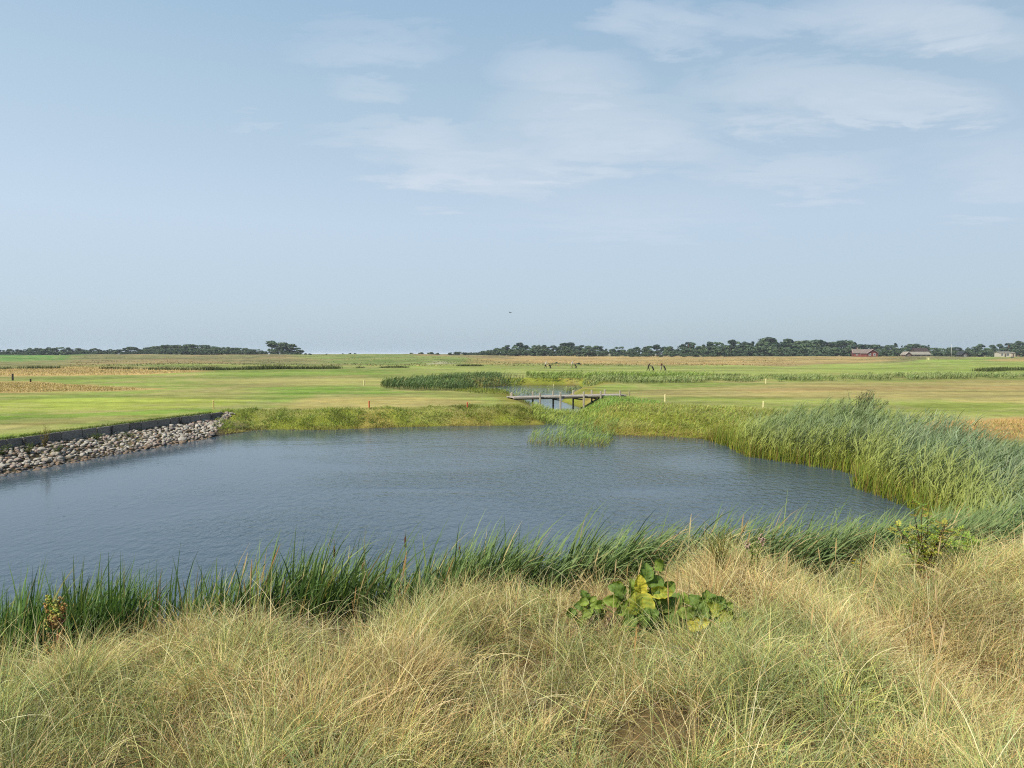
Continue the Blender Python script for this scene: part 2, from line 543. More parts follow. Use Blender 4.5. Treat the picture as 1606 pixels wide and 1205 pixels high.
# mown and unmown grass
col = np.zeros((len(X), 3))
g1, g2, g3 = alb(148, 168, 80), alb(164, 174, 90), alb(176, 172, 100)
n1 = fbm(X / 22 + 4, Y / 40, 4); n2 = fbm(X / 9, Y / 18 + 7, 4); n3 = fbm(X / 3, Y / 6 + 2, 3)
t = np.clip((n1 - 0.30) / 0.4, 0, 1)[:, None]; col[:] = g1 * (1 - t) + g2 * t
t = np.clip((n2 - 0.48) / 0.14, 0, 1)[:, None] * 0.7; col = col * (1 - t) + g3 * t
n4 = fbm(X / 5 + 60, Y / 11, 4); t = np.clip((n4 - 0.56) / 0.10, 0, 1)[:, None] * 0.55; col = col * (1 - t) + alb(190, 178, 116) * t
n5 = fbm(X / 13 + 90, Y / 26, 4); t = np.clip((n5 - 0.54) / 0.10, 0, 1)[:, None] * 0.5; col = col * (1 - t) + alb(132, 160, 68) * t


def paint(poly, c, soft=3.0, amt=1.0, px=True, z=1.0, wob=None):
    global col
    P = pxpoly(poly, z) if px else poly
    P = np.array(P)
    dm = np.hypot(P[:, 0], P[:, 1]).mean()
    wb = dm * 0.03 if wob is None else wob
    mg = soft + wb * 2.5
    k = np.where((X > P[:, 0].min() - mg) & (X < P[:, 0].max() + mg) & (Y > P[:, 1].min() - mg) & (Y < P[:, 1].max() + mg))[0]
    x, y = X[k], Y[k]
    s = sdf(P, x, y) + (fbm(x / (wb * 3 + 1), y / (wb * 4 + 1), 4) - 0.5) * 2.4 * wb + (fbm(x * 0.7, y * 0.7, 3) - 0.5) * wb * 0.8
    m = (1 - sstep(-soft, soft, s))[:, None] * amt
    col[k] = col[k] * (1 - m) + np.asarray(c) * m


tan, gold, straw = alb(194, 168, 106), alb(212, 180, 116), alb(190, 172, 110)
# heath at the foot of the woods
hd = sstep(185, 260, D)[:, None]
nh = fbm(X / 40, Y / 60 + 3, 4)[:, None]; nh2 = fbm(X / 14 + 9, Y / 30, 4)[:, None]
heath = alb(142, 142, 92) * (1 - sstep(0.35, 0.6, nh)) + alb(172, 152, 104) * sstep(0.35, 0.6, nh)
heath = heath * (1 - 0.5 * sstep(0.5, 0.65, nh2)) + alb(134, 120, 88) * 0.5 * sstep(0.5, 0.65, nh2)
col = col * (1 - hd) + heath * hd
paint([(-60, 560), (104, 558), (122, 564), (70, 571), (-60, 574)], alb(112, 158, 76), 4)
paint([(440, 563), (560, 559), (640, 563), (760, 566), (770, 573), (560, 572)], alb(136, 160, 84), 10, 0.8)
paint([(-100, 580), (120, 577.5), (300, 580), (322, 583.5), (200, 589), (-100, 592)], gold, 1.0)
paint([(-100, 599), (30, 598), (90, 601), (180, 606), (262, 610.5), (160, 613.5), (-100, 618)], tan, 0.6)
paint([(-100, 576), (350, 577), (640, 578), (640, 581), (300, 581), (-100, 581)], alb(118, 134, 76), 3, 0.6)
paint([(-200, 632), (150, 624), (420, 627), (330, 640), (140, 645), (-200, 652)], alb(178, 190, 84), 1.2, 0.85)
paint([(-200, 652), (200, 646), (330, 640), (330, 650), (100, 662), (-200, 670)], alb(134, 168, 64), 0.6, 0.8)
paint([(0, 664), (60, 655), (250, 651), (200, 657), (40, 670)], alb(172, 160, 92), 0.6, 0.55)
paint([(470, 626), (620, 621), (745, 629), (700, 638), (480, 641), (420, 636)], alb(188, 170, 104), 1.4, 0.75)
paint([(330, 596), (560, 590), (620, 596), (520, 603), (330, 602)], alb(186, 178, 108), 2.5, 0.7)
paint([(400, 608), (600, 605), (620, 616), (420, 620)], alb(132, 170, 66), 2.0, 0.7)
paint([(330, 583), (640, 580), (640, 587), (340, 592)], alb(136, 168, 70), 2.0, 0.7)
paint([(985, 611), (1120, 606), (1270, 602), (1500, 597), (1900, 595), (1900, 622), (1606, 626), (1300, 625), (1000, 620)], alb(184, 168, 106), 2.0, 0.85)
paint([(1150, 611), (1400, 606), (1600, 607), (1900, 606), (1900, 610), (1400, 611), (1180, 616)], alb(196, 166, 108), 1.2, 0.6)
paint([(1080, 622), (1300, 627), (1606, 630), (1900, 632), (1900, 660), (1606, 655), (1480, 652), (1250, 640), (1070, 630)], alb(162, 174, 84), 0.8, 0.85)
paint([(1500, 627), (1640, 625), (1640, 631), (1500, 632)], alb(204, 186, 116), 0.6, 0.7)
paint([(1440, 672), (1490, 660), (1620, 654), (1800, 654), (1800, 690), (1606, 690), (1460, 684)], alb(204, 166, 106), 0.5, 0.9)
paint([(800, 563), (900, 562), (1250, 563.5), (1400, 564), (1400, 568), (1250, 571.5), (1040, 573), (820, 571)], gold, 6, 0.65)
paint([(740, 567), (850, 565), (850, 573), (745, 574)], tan, 4, 0.7)
paint([(1250, 574), (1620, 566.5), (1900, 565), (1900, 585), (1250, 585)], alb(160, 180, 88), 5, 0.8)
paint([(640, 578), (1250, 575), (1250, 588), (900, 588), (640, 585)], alb(166, 180, 96), 4, 0.8)
paint([(1420, 571), (1560, 562.5), (1590, 564), (1500, 572)], alb(160, 184, 84), 4, 0.8)
paint([(1560, 566), (1800, 564), (1800, 572), (1560, 570)], gold, 4, 0.8)
paint([(672, 571), (700, 569.5), (705, 572.5), (680, 573.5)], alb(206, 200, 160), 1.5, 0.9)
# wet banks, mud under the water, the dune's dry litter
spn = sdf(POND, X, Y); skn = sdf(CREEK, X, Y); sb = np.minimum(spn, skn)
bk = (1 - sstep(2.2, 4.5, sb + (n3 - 0.5) * 3))[:, None] * (Y > 30)[:, None]
bcol = alb(150, 156, 62) * (1 - sstep(0.4, 0.6, n3)[:, None]) + alb(164, 150, 78) * sstep(0.4, 0.6, n3)[:, None]
col = col * (1 - bk) + bcol * bk
mud = (1 - sstep(-0.2, 0.5, sb))[:, None]
col = col * (1 - mud) + alb(86, 76, 52) * mud
dn = (1 - sstep(14, 19, Y + 0.1 * np.abs(X)))[:, None]
lit = alb(112, 96, 62) * (0.7 + 0.6 * fbm(X * 3, Y * 3, 3))[:, None]
col = col * (1 - dn) + lit * dn
rb = ((X > 8) & (Y > 8) & (Y < 37))[:, None] * (1 - sstep(3, 7, sb))[:, None]
col = col * (1 - rb) + alb(96, 88, 56) * rb
rxx = X - WALL_A[0]; ryy = Y - WALL_A[1]
tt_ = rxx * wnor[0] + ryy * wnor[1]; ss_ = rxx * wdir[0] + ryy * wdir[1]
onw = ((tt_ > -0.05) & (tt_ < 4) & (ss_ > -6) & (ss_ < 26))[:, None]
col = np.where(onw, alb(92, 84, 66), col)
st1 = np.where(D < 90, fbm(X / 11 + 30, Y / 2.2, 4), fbm(X / 34 + 30, Y / 8, 4))
sm = ((sb > 1.0) & (Y > 16))[:, None]
col = np.where(sm, col * (0.80 + 0.40 * sstep(0.32, 0.68, st1))[:, None], col)
st2 = fbm(X / 5 + 130, Y / 1.4, 4)[:, None]
col = np.where(sm & (st2 > 0.56), col * 0.65 + alb(192, 182, 122) * 0.35, col)
col *= (0.84 + 0.32 * fbm(X * 1.3, Y * 1.3, 4))[:, None]

M_GROUND, nt, N, L = new_mat('turf')
out = N.new('ShaderNodeOutputMaterial'); at = N.new('ShaderNodeAttribute'); at.attribute_name = 'Col'
geo = N.new('ShaderNodeNewGeometry')


def gnoise(scale, detail, lo, hi):
    n = N.new('ShaderNodeTexNoise'); n.inputs['Scale'].default_value = scale; n.inputs['Detail'].default_value = detail
    L.new(geo.outputs['Position'], n.inputs['Vector'])
    m = N.new('ShaderNodeMapRange'); m.inputs[1].default_value = 0.3; m.inputs[2].default_value = 0.7
    m.inputs[3].default_value = lo; m.inputs[4].default_value = hi
    L.new(n.outputs['Fac'], m.inputs[0]); return m.outputs[0], n.outputs['Fac']


a1, h1 = gnoise(0.9, 6, 0.84, 1.16); a2, h2 = gnoise(9.0, 4, 0.8, 1.2); a3, h3 = gnoise(0.12, 4, 0.9, 1.1)
m1 = mth('MULTIPLY', mth('MULTIPLY', a1, a2), a3)
vs = N.new('ShaderNodeVectorMath'); vs.operation = 'SCALE'; L.new(at.outputs['Color'], vs.inputs[0]); L.new(m1, vs.inputs['Scale'])
pb = N.new('ShaderNodeBsdfPrincipled'); pb.inputs['Roughness'].default_value = 0.95; pb.inputs['Specular IOR Level'].default_value = 0.05
L.new(vs.outputs[0], pb.inputs['Base Color'])
bp = N.new('ShaderNodeBump'); bp.inputs['Strength'].default_value = 0.6; bp.inputs['Distance'].default_value = 0.06
L.new(mth('ADD', h1, h2), bp.inputs['Height']); L.new(bp.outputs[0], pb.inputs['Normal'])
L.new(pb.outputs[0], out.inputs[0])
idx = np.arange(na * nr).reshape(na, nr)
Q = np.stack([idx[:-1, :-1], idx[:-1, 1:], idx[1:, 1:], idx[1:, :-1]], 2).reshape(-1, 4)
Q = Q[:, ::-1]
g = link('ground', mesh_np('ground', np.stack([X, Y, Z], 1), Q, M_GROUND, np.clip(col, 0, 1)))
tag(g, 'flat golf course turf with dry tan rough, banks and a grassy dune', 'ground', kind='structure')

# ------------------------------------------------------------------ water
M_WATER, nt, N, L = new_mat('pond_water')
out = N.new('ShaderNodeOutputMaterial'); geo = N.new('ShaderNodeNewGeometry')


def wav(scale, rot, stretch, detail, rough=0.5, dist=0.0):
    mp = N.new('ShaderNodeMapping'); mp.inputs['Rotation'].default_value = (0, 0, math.radians(rot)); mp.inputs['Scale'].default_value = stretch
    L.new(geo.outputs['Position'], mp.inputs[0])
    n = N.new('ShaderNodeTexNoise'); n.inputs['Scale'].default_value = scale; n.inputs['Detail'].default_value = detail
    n.inputs['Roughness'].default_value = rough; n.inputs['Distortion'].default_value = dist
    L.new(mp.outputs[0], n.inputs['Vector']); return n.outputs['Fac']


r1 = wav(2.6, 20, (1.5, 1, 1), 3, 0.5, 0.4)
r2 = wav(8.0, -15, (1.3, 1, 1), 3, 0.55, 0.2)
gust = wav(0.09, 30, (1, 1.6, 1), 3, 0.5, 0.8)
sx = N.new('ShaderNodeSeparateXYZ'); L.new(geo.outputs['Position'], sx.inputs[0])
lee = mapr(sx.outputs[0], -16, -1, 0.10, 1.0)         # the left bank shelters the water beside it
farw = mapr(sx.outputs[1], 33, 43, 1.0, 0.5)
gm = mth('MULTIPLY', mth('MULTIPLY', mapr(gust, 0.36, 0.60, 0.40, 1.0), lee), farw)
hgt = mth('ADD', mth('MULTIPLY', r1, 0.85), mth('MULTIPLY', r2, 0.28))
hgt = mth('MULTIPLY', hgt, gm)
bp = N.new('ShaderNodeBump'); bp.inputs['Strength'].default_value = 1.0; bp.inputs['Distance'].default_value = 0.075
L.new(hgt, bp.inputs['Height'])
pb = N.new('ShaderNodeBsdfPrincipled'); pb.inputs['Base Color'].default_value = (0.032, 0.050, 0.064, 1)
pb.inputs['Roughness'].default_value = 0.10; pb.inputs['IOR'].default_value = 1.333
L.new(bp.outputs[0], pb.inputs['Normal']); L.new(pb.outputs[0], out.inputs[0])
wx = np.linspace(-60, 14.5, 60); wy = np.linspace(2.0, 102, 70)
WX, WY = np.meshgrid(wx, wy, indexing='ij')
ix = np.arange(60 * 70).reshape(60, 70)
wq = np.stack([ix[:-1, :-1], ix[1:, :-1], ix[1:, 1:], ix[:-1, 1:]], 2).reshape(-1, 4)
wv = np.stack([WX.ravel(), WY.ravel(), np.zeros(WX.size)], 1)
wo_ = link('water', mesh_np('water', wv, wq, M_WATER))
tag(wo_, 'slate blue rippled water of the pond and the creek beyond', 'water', kind='structure')

# ------------------------------------------------------------------ summer haze   HAZE
HZ, nt, N, L = new_mat('summer_haze')
out = N.new('ShaderNodeOutputMaterial'); pv = N.new('ShaderNodeVolumePrincipled')
pv.inputs['Color'].default_value = (0.86, 0.92, 1.0, 1); pv.inputs['Density'].default_value = 0.00013; pv.inputs['Anisotropy'].default_value = 0.2
L.new(pv.outputs[0], out.inputs['Volume'])
hm = MB(); hm.box((0, 4000, 8.5), (22000, 22000, 23)); ho = hm.build('haze', HZ)
ho.data.color_attributes.remove(ho.data.color_attributes[0])
tag(ho, 'pale summer haze over the plain', 'haze', kind='stuff')
sc.cycles.volume_bounces = 0

# ------------------------------------------------------------------ marram grass on the dune
DUNE = [(-9.5, 1.2), (9.5, 1.2), (14, 6.5), (13, 10.2), (9.0, 10.6), (7.4, 10.9), (5.5, 10.4), (3, 9.75), (0, 9.1), (-3, 8.3), (-6, 7.5), (-9, 6.5), (-12, 5.8)]
PLANTS = []                         # (x, y, radius) of broad-leaved plants that keep the grass away from them


def keep_clear(p):
    m = np.ones(len(p), bool)
    for x, y, r in PLANTS: m &= np.hypot(p[:, 0] - x, p[:, 1] - y) > r
    return m


p_burdock = at_z(1003, 968, 1.95)
p_burdock_r = at_z(1102, 985, 1.82)
p_burdock_l = at_z(915, 962, 1.85)
p_rose = at_z(1448, 905, 1.85)
p_dock = at_z(90, 985, 1.95)
PLANTS = [(p_burdock[0], p_burdock[1] - 0.05, 0.20), (p_burdock_r[0], p_burdock_r[1] - 0.05, 0.24), (p_rose[0], p_rose[1], 0.22), (p_dock[0], p_dock[1], 0.10)]

tg = 0.235
gx, gy = np.meshgrid(np.arange(-14, 14, tg), np.arange(1.2, 11, tg))
tc_ = np.stack([gx.ravel(), gy.ravel()], 1) + R.uniform(-0.11, 0.11, (gx.size, 2))
tc_ = tc_[(sdf(DUNE, tc_[:, 0], tc_[:, 1]) < 0) & (np.abs(tc_[:, 0]) < 0.80 * tc_[:, 1] + 1.6)]
tc_ = tc_[fbm(tc_[:, 0] * 1.1 + 31, tc_[:, 1] * 1.1, 2) < 0.665]
tc_ = tc_[keep_clear(tc_)]
nT = len(tc_)
kind = fbm(tc_[:, 0] / 1.3 + 40, tc_[:, 1] / 1.3, 3) + R.normal(0, 0.09, nT)
flow = (fbm(tc_[:, 0] / 1.7 + 70, tc_[:, 1] / 1.7, 2) - 0.5) * 11.0 + 0.1        # which way each tussock has been combed
flow = flow + R.normal(0, 0.35, nT)
tall = R.uniform(0.5, 1.08, nT) * (0.62 + 0.78 * fbm(tc_[:, 0] / 0.9 + 11, tc_[:, 1] / 0.9, 2))
GREENS = [alb(150, 164, 108), alb(160, 166, 96), alb(132, 152, 98), alb(176, 178, 96), alb(182, 176, 112), alb(120, 146, 88)]
STRAWS = [alb(206, 186, 130), alb(220, 206, 156), alb(190, 164, 108), alb(172, 140, 92), alb(196, 180, 116)]
per = 165
ti = np.repeat(np.arange(nT), per)
n = len(ti)
rad = np.abs(R.normal(0, 0.095, n)); ang = R.uniform(0, 2 * PI, n)
rx_ = tc_[ti, 0] + np.cos(ang) * rad; ry_ = tc_[ti, 1] + np.sin(ang) * rad
az = flow[ti] + R.normal(0, 1.2, n)
fan = R.random(n) < 0.55
az[fan] = ang[fan] + R.normal(0, 0.4, fan.sum())
ln = tall[ti] * R.uniform(0.30, 1.0, n) * 0.74
lean = np.clip(np.abs(R.normal(0.42, 0.32, n)), 0.0, 1.35)
bend = np.clip(R.normal(1.05, 0.45, n), 0.1, 2.0)
isg = (kind[ti] + R.normal(0, 0.13, n)) < 0.505
c1 = np.where(isg[:, None], pick(GREENS, [3, 4, 2.5, 2, 3, 2], n, 0.25), pick(STRAWS, [4, 2.4, 3, 2.4, 3], n, 0.25))
tmul = (R.uniform(0.72, 1.22, nT) * (0.78 + 0.44 * fbm(tc_[:, 0] / 0.7 + 3, tc_[:, 1] / 0.7, 2)))[ti][:, None] * KG * 1.33
c1 = np.clip(c1 * tmul * np.array((1.0, 1.03, 1.06)), 0, 1)
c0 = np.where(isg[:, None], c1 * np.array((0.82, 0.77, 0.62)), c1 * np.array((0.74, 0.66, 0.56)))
tipdry = (R.random(n) < 0.35)[:, None]
c1 = np.where(tipdry, c1 * 0.5 + alb(206, 190, 136) * KG * 0.5, c1)
root = np.stack([rx_, ry_, H(rx_, ry_) - 0.02], 1)
wd = R.uniform(0.0024, 0.0046, n)
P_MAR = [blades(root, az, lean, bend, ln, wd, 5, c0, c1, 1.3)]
# dead, fallen leaves woven low between the tussocks
n = 70000
q = scatter(DUNE, n); q = q[np.abs(q[:, 0]) < 0.80 * q[:, 1] + 1.4]; q = q[keep_clear(q)]; n = len(q)
az = R.uniform(0, 2 * PI, n)
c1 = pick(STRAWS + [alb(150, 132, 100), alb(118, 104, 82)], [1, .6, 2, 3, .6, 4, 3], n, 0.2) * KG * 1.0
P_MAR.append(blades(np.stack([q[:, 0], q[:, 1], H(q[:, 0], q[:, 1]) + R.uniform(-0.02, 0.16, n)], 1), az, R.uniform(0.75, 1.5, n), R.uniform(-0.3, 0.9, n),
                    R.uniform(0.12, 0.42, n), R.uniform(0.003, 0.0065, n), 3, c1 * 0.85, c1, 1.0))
# long pale arching leaves over the top
n = 9000
q = scatter(DUNE, n); q = q[np.abs(q[:, 0]) < 0.80 * q[:, 1] + 1.4]; q = q[keep_clear(q)]; n = len(q)
c1 = pick([alb(224, 214, 166), alb(198, 200, 130), alb(212, 192, 138)], [2, 2, 2], n) * KG * 1.05
P_MAR.append(blades(np.stack([q[:, 0], q[:, 1], H(q[:, 0], q[:, 1])], 1), R.uniform(0, 2 * PI, n), R.uniform(0.1, 1.0, n), R.uniform(0.3, 1.6, n),
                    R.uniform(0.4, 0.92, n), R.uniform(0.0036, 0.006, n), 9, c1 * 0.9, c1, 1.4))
# flowering spikes on stiff straw stalks
n = 520
q = scatter(DUNE, n); q = q[np.abs(q[:, 0]) < 0.80 * q[:, 1] + 1.4]; q = q[(fbm(q[:, 0] / 2 + 5, q[:, 1] / 2, 2) + 0.012 * q[:, 0]) > 0.46]; n = len(q)
rt = np.stack([q[:, 0], q[:, 1], H(q[:, 0], q[:, 1])], 1)
az_ = R.normal(0.1, 1.0, n); le_ = np.abs(R.normal(0.15, 0.14, n)); be_ = R.uniform(0, 0.3, n); ln_ = R.uniform(0.62, 0.98, n)
cs = pick([alb(206, 178, 122), alb(216, 196, 144), alb(190, 156, 100)], [2, 2, 1], n) * KG * 0.9


def spike_prof(t):
    return np.where(t < 0.74, 0.26, np.interp(t, [0.74, 0.80, 0.9, 1.0], [0.4, 1.0, 0.9, 0.2]))


for k_ in range(2):
    P_MAR.append(blades(rt, az_, le_, be_, ln_, np.full(n, 0.016), 14, cs * 0.9, cs, 1.2, np.full(n, k_ * PI / 2), spike_prof))
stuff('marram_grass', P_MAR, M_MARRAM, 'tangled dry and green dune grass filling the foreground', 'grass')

# ------------------------------------------------------------------ the tall rushes along the near shore
shore = np.array([(-13.5, 6.3), (-12, 6.5), (-9, 7.2), (-6, 8.2), (-3, 9.0), (0, 9.8), (3, 10.4), (6, 11.2), (8, 12.2), (9.6, 13.6)])
seg = np.diff(shore, axis=0); sl_ = np.hypot(seg[:, 0], seg[:, 1]); cum = np.concatenate([[0], np.cumsum(sl_)])


def along(s):
    x = np.interp(s, cum, shore[:, 0]); y = np.interp(s, cum, shore[:, 1])
    i = np.clip(np.searchsorted(cum, s) - 1, 0, len(seg) - 1)
    nx, ny = -seg[i, 1] / sl_[i], seg[i, 0] / sl_[i]
    return x, y, nx, ny


nC = 2900
s = R.uniform(0, cum[-1], nC); off = R.uniform(-0.55, 1.15, nC)
x, y, nx, ny = along(s)
dens = fbm(s * 0.9 + 3, s * 0 + 1.5, 2)
# to the left of the middle the clumps stand apart and the water shows between them
keep = (x > 0.5) | (R.random(nC) < np.where(dens > 0.46, 0.97, 0.34))
s, off, x, y, nx, ny = [v[keep] for v in (s, off, x, y, nx, ny)]
cx_, cy_ = x + nx * off, y + ny * off
nC = len(cx_)
pc = 13
ti = np.repeat(np.arange(nC), pc); n = len(ti)
rx_ = cx_[ti] + R.normal(0, 0.07, n); ry_ = cy_[ti] + R.normal(0, 0.07, n)
wind = sstep(-6, 3, rx_)                          # the right-hand part leans over in the wind
hgt_ = np.interp(cx_, [-9, -6.5, -5.2, -4, -2.8, -1.2, 1, 2, 4, 6, 9], [1.45, 1.50, 1.55, 1.62, 1.70, 1.72, 1.78, 1.85, 1.82, 1.72, 1.6]) * R.uniform(0.80, 1.08, nC)
ln = hgt_[ti] * R.uniform(0.74, 1.04, n) * 1.24
az = R.normal(0.1, 1.0, n) * (1 - wind * 0.6)
lean = np.abs(R.normal(0.06 + 0.14 * wind, 0.09, n))
bend = np.clip(R.normal(0.45 + 0.64 * wind, 0.33, n), 0.0, 2.0)
RC = [c_ * 1.62 for c_ in (alb(92, 122, 66), alb(110, 138, 80), alb(130, 152, 100), alb(78, 108, 58), alb(150, 168, 94))]
c1 = pick(RC, [3, 3, 1.5, 2, 0.7], n, 0.15)
c1 = c1 * (1 - wind[:, None] * 0.45) + 1.6 * pick([alb(146, 158, 108), alb(126, 144, 94), alb(164, 172, 118)], [2, 2, 1], n) * wind[:, None] * 0.45
c0 = c1 * np.array((0.85, 0.88, 0.75))
old = R.random(n) < 0.07
c1[old] = pick([alb(200, 182, 128), alb(176, 156, 108)], [1, 1], old.sum()) * 1.6; c0[old] = c1[old] * 0.9
root = np.stack([rx_, ry_, np.minimum(H(rx_, ry_), 0.35) - 0.04], 1)
wd = R.uniform(0.018, 0.040, n)


def rush_prof(t):
    return np.clip(0.75 + 0.5 * t, 0, 1) * np.clip((1.02 - t) * 2.6, 0.04, 1)


P_R = [blades(root, az, lean, bend, ln, wd, 9, c0, c1, 2.6, R.uniform(-0.9, 0.9, n), rush_prof)]
stuff('rush_bed', P_R, M_REED, 'row of dark green rushes along the near edge of the pond', 'rushes')

# ------------------------------------------------------------------ the big reed bank on the right
BANK = [(11.5, 33.6), (12.4, 34.6), (14.2, 34.0), (16.4, 31), (17.2, 26.5), (16.6, 22.2), (21, 20.4), (30, 19.2), (30, 9.5), (14, 10.4), (9.2, 11.6), (8.6, 12.6),
        (9.5, 13.9), (10.9, 16.7), (12.0, 19.9), (12.0, 21.4), (12.0, 23.4), (13.2, 25.5), (12.9, 26.8), (11.9, 28.3), (10.6, 30.4), (10.8, 33)]


def bank_h(q): return 1.72 - 0.52 * sstep(12.5, 17, q[:, 0]) * (1 - sstep(22, 26, q[:, 1])) - 0.25 * (1 - sstep(12, 16, q[:, 1])) - 0.42 * (1 - sstep(10.8, 13.2, q[:, 0])) * sstep(28, 31, q[:, 1])


def reeds(poly, nst, h, leafn, leaf_len, leaf_w, pal, wpal, name_list, lean_m=0.16, wind=0.5, stem_w=0.012, base_mix=None, front=None):
    q = scatter(poly, nst)
    if not callable(h): h = (lambda v: lambda q_: v)(h)
    if front is not None: q = q[front(q)]
    n = len(q)
    hh = h(q) * R.uniform(0.75, 1.12, n) * (0.82 + 0.36 * fbm(q[:, 0] / 1.5 + 13, q[:, 1] / 1.5, 2))
    az = R.normal(0.05, 0.55, n); lean = np.abs(R.normal(lean_m, 0.07, n)); bend = np.clip(R.normal(wind, 0.2, n), 0.0, 1.4)
    c = pick(pal, wpal, n, 0.12) * 1.5
    clump = (0.8 + 0.4 * fbm(q[:, 0] / 0.8 + 2, q[:, 1] / 0.8, 2))[:, None]
    c = c * clump
    if base_mix is not None: c0, c = base_mix(q, c)
    else: c0 = c * 0.85
    rt = np.stack([q[:, 0], q[:, 1], np.maximum(H(q[:, 0], q[:, 1]), -0.25) - 0.03], 1)
    name_list.append(blades(rt, az, lean, bend, hh, np.full(n, stem_w), 5, c0, c, 2.0))
    # the leaves come off the stem at staggered heights and stream down-wind
    k = np.repeat(np.arange(n), leafn); m = len(k)
    f = R.uniform(0.25, 1.0, m)
    th = lean[k] + bend[k] * f ** 2.0 * 0.6
    L_ = hh[k] * f
    px = rt[k, 0] + np.cos(az[k]) * np.sin(th * 0.6) * L_; py = rt[k, 1] + np.sin(az[k]) * np.sin(th * 0.6) * L_
    pz = rt[k, 2] + np.cos(th * 0.6) * L_
    la = az[k] + R.normal(0, 0.55, m)
    cl = c0[k] * (1 - f[:, None]) + c[k] * f[:, None]
    cl = cl * R.uniform(0.85, 1.2, (m, 1))
    name_list.append(blades(np.stack([px, py, pz], 1), la, R.uniform(0.25, 0.75, m), R.uniform(0.3, 1.2, m), leaf_len * R.uniform(0.6, 1.25, m),
                            leaf_w * R.uniform(0.7, 1.3, m), 4, cl, cl, 1.3, R.uniform(-1.0, 1.0, m)))


P_B = []
GREY = [c_ * 0.90 for c_ in (alb(136, 156, 116), alb(156, 172, 134), alb(116, 140, 98), alb(166, 178, 134), alb(138, 156, 102))]


def bank_base(q, c):
    """plants with their feet in the water are yellow-green low down; the far end of the bank is yellower"""
    d = sdf(POND, q[:, 0], q[:, 1])
    e = (1 - sstep(-0.1, 0.7, d))[:, None]
    yl = alb(182, 188, 84) * 1.4
    fr = sstep(25, 34, q[:, 1])[:, None] * 0.35
    c = c * (1 - fr) + alb(158, 174, 88) * 1.5 * fr
    return c * 0.85 * (1 - e) + yl * e, c * (1 - 0.45 * e) + yl * 0.45 * e


reeds(BANK, 9500, bank_h, 8, 0.58, 0.022, GREY, [3, 2, 2, 1.5, 1.5], P_B, 0.20, 0.55, base_mix=bank_base)
# a fringe of short bright shoots where the bank meets the water
FRINGE = [(10.2, 36.4), (10.6, 33.5), (10.4, 30.4), (11.8, 28.2), (12.8, 26.7), (13.0, 25.5), (11.7, 23.4), (11.8, 20.2), (10.7, 17.0), (9.6, 14.6), (10.1, 14.3), (11.6, 17), (12.8, 20), (12.8, 23), (14.1, 25.2), (13.8, 27.3), (12.6, 29.0), (11.6, 30.8), (11.7, 34), (11.2, 36.6)]
n = 5200
q = scatter(FRINGE, n)
c1 = pick([alb(176, 190, 76), alb(156, 180, 70), alb(196, 186, 96), alb(186, 160, 96), alb(132, 160, 66)], [3, 3, 1.5, 1, 2], n)
P_B.append(blades(np.stack([q[:, 0], q[:, 1], np.maximum(H(q[:, 0], q[:, 1]), -0.2) - 0.02], 1), R.normal(0.1, 1.2, n), np.abs(R.normal(0.15, 0.12, n)), R.uniform(0.1, 0.9, n),
                  R.uniform(0.45, 1.15, n), R.uniform(0.012, 0.026, n), 6, c1 * np.array((1.0, 0.9, 0.75)), c1, 1.8))
stuff('reed_bank', P_B, M_REED, 'wind-combed grey green reed bank on the right of the pond', 'reeds')

# ------------------------------------------------------------------ reeds standing in the water and on the far side
P_I = []
ISLE = [(0.7, 34.8), (1.5, 33.7), (2.6, 33.9), (3.6, 33.1), (4.6, 33.3), (4.9, 34.6), (5.5, 36.0), (5.0, 37.6), (6.2, 39.2), (6.0, 41.5), (4.0, 43.0), (2.4, 43.5), (3.2, 40.4), (3.0, 38.4), (1.6, 37.4), (0.9, 36.4)]


def isle_base(q, c):
    fy = sstep(33, 36, q[:, 1])[:, None]
    return alb(186, 178, 92) * (1 - fy * 0.5) + c * fy * 0.5, c


reeds(ISLE, 620, 0.80, 5, 0.34, 0.017, [alb(142, 172, 92), alb(126, 162, 96), alb(166, 182, 88), alb(152, 176, 112)], [3, 2, 2, 1], P_I, 0.12, 0.4, 0.012, isle_base)
n = 700
q = scatter(ISLE, n); q = q[q[:, 1] < 36.2]; n = len(q)
c1 = pick([alb(196, 172, 104), alb(182, 186, 84), alb(170, 140, 88)], [2, 2, 1], n)
P_I.append(blades(np.stack([q[:, 0], q[:, 1], np.full(n, -0.05)], 1), R.uniform(0, 2 * PI, n), R.uniform(0, 0.4, n), R.uniform(0, 0.8, n), R.uniform(0.2, 0.5, n),
                  R.uniform(0.014, 0.024, n), 4, c1, c1))
stuff('reed_patch', P_I, M_REED, 'small patch of pale green reeds standing in the open water', 'reeds')

P_F = []
# thick wet meadow between the pond and the footbridge, on the right of the creek
MEAD = [(4.0, 40.8), (5.2, 39.0), (6.0, 38.2), (8.8, 37.4), (10.4, 36.6), (13.6, 36.2), (17, 38), (16, 42), (12, 45.5), (8, 47.5), (5, 48.5), (4.6, 48), (3.4, 44.4)]
MC = [alb(170, 180, 84), alb(152, 170, 76), alb(184, 180, 100), alb(168, 158, 92), alb(136, 162, 74)]


def mead_base(q, c):
    d = sdf(POND, q[:, 0], q[:, 1]); e = (1 - sstep(0.2, 1.6, d))[:, None]
    rd = alb(190, 140, 84)
    return c * 0.9 * (1 - e) + rd * e, c * (1 - 0.35 * e) + rd * 0.35 * e


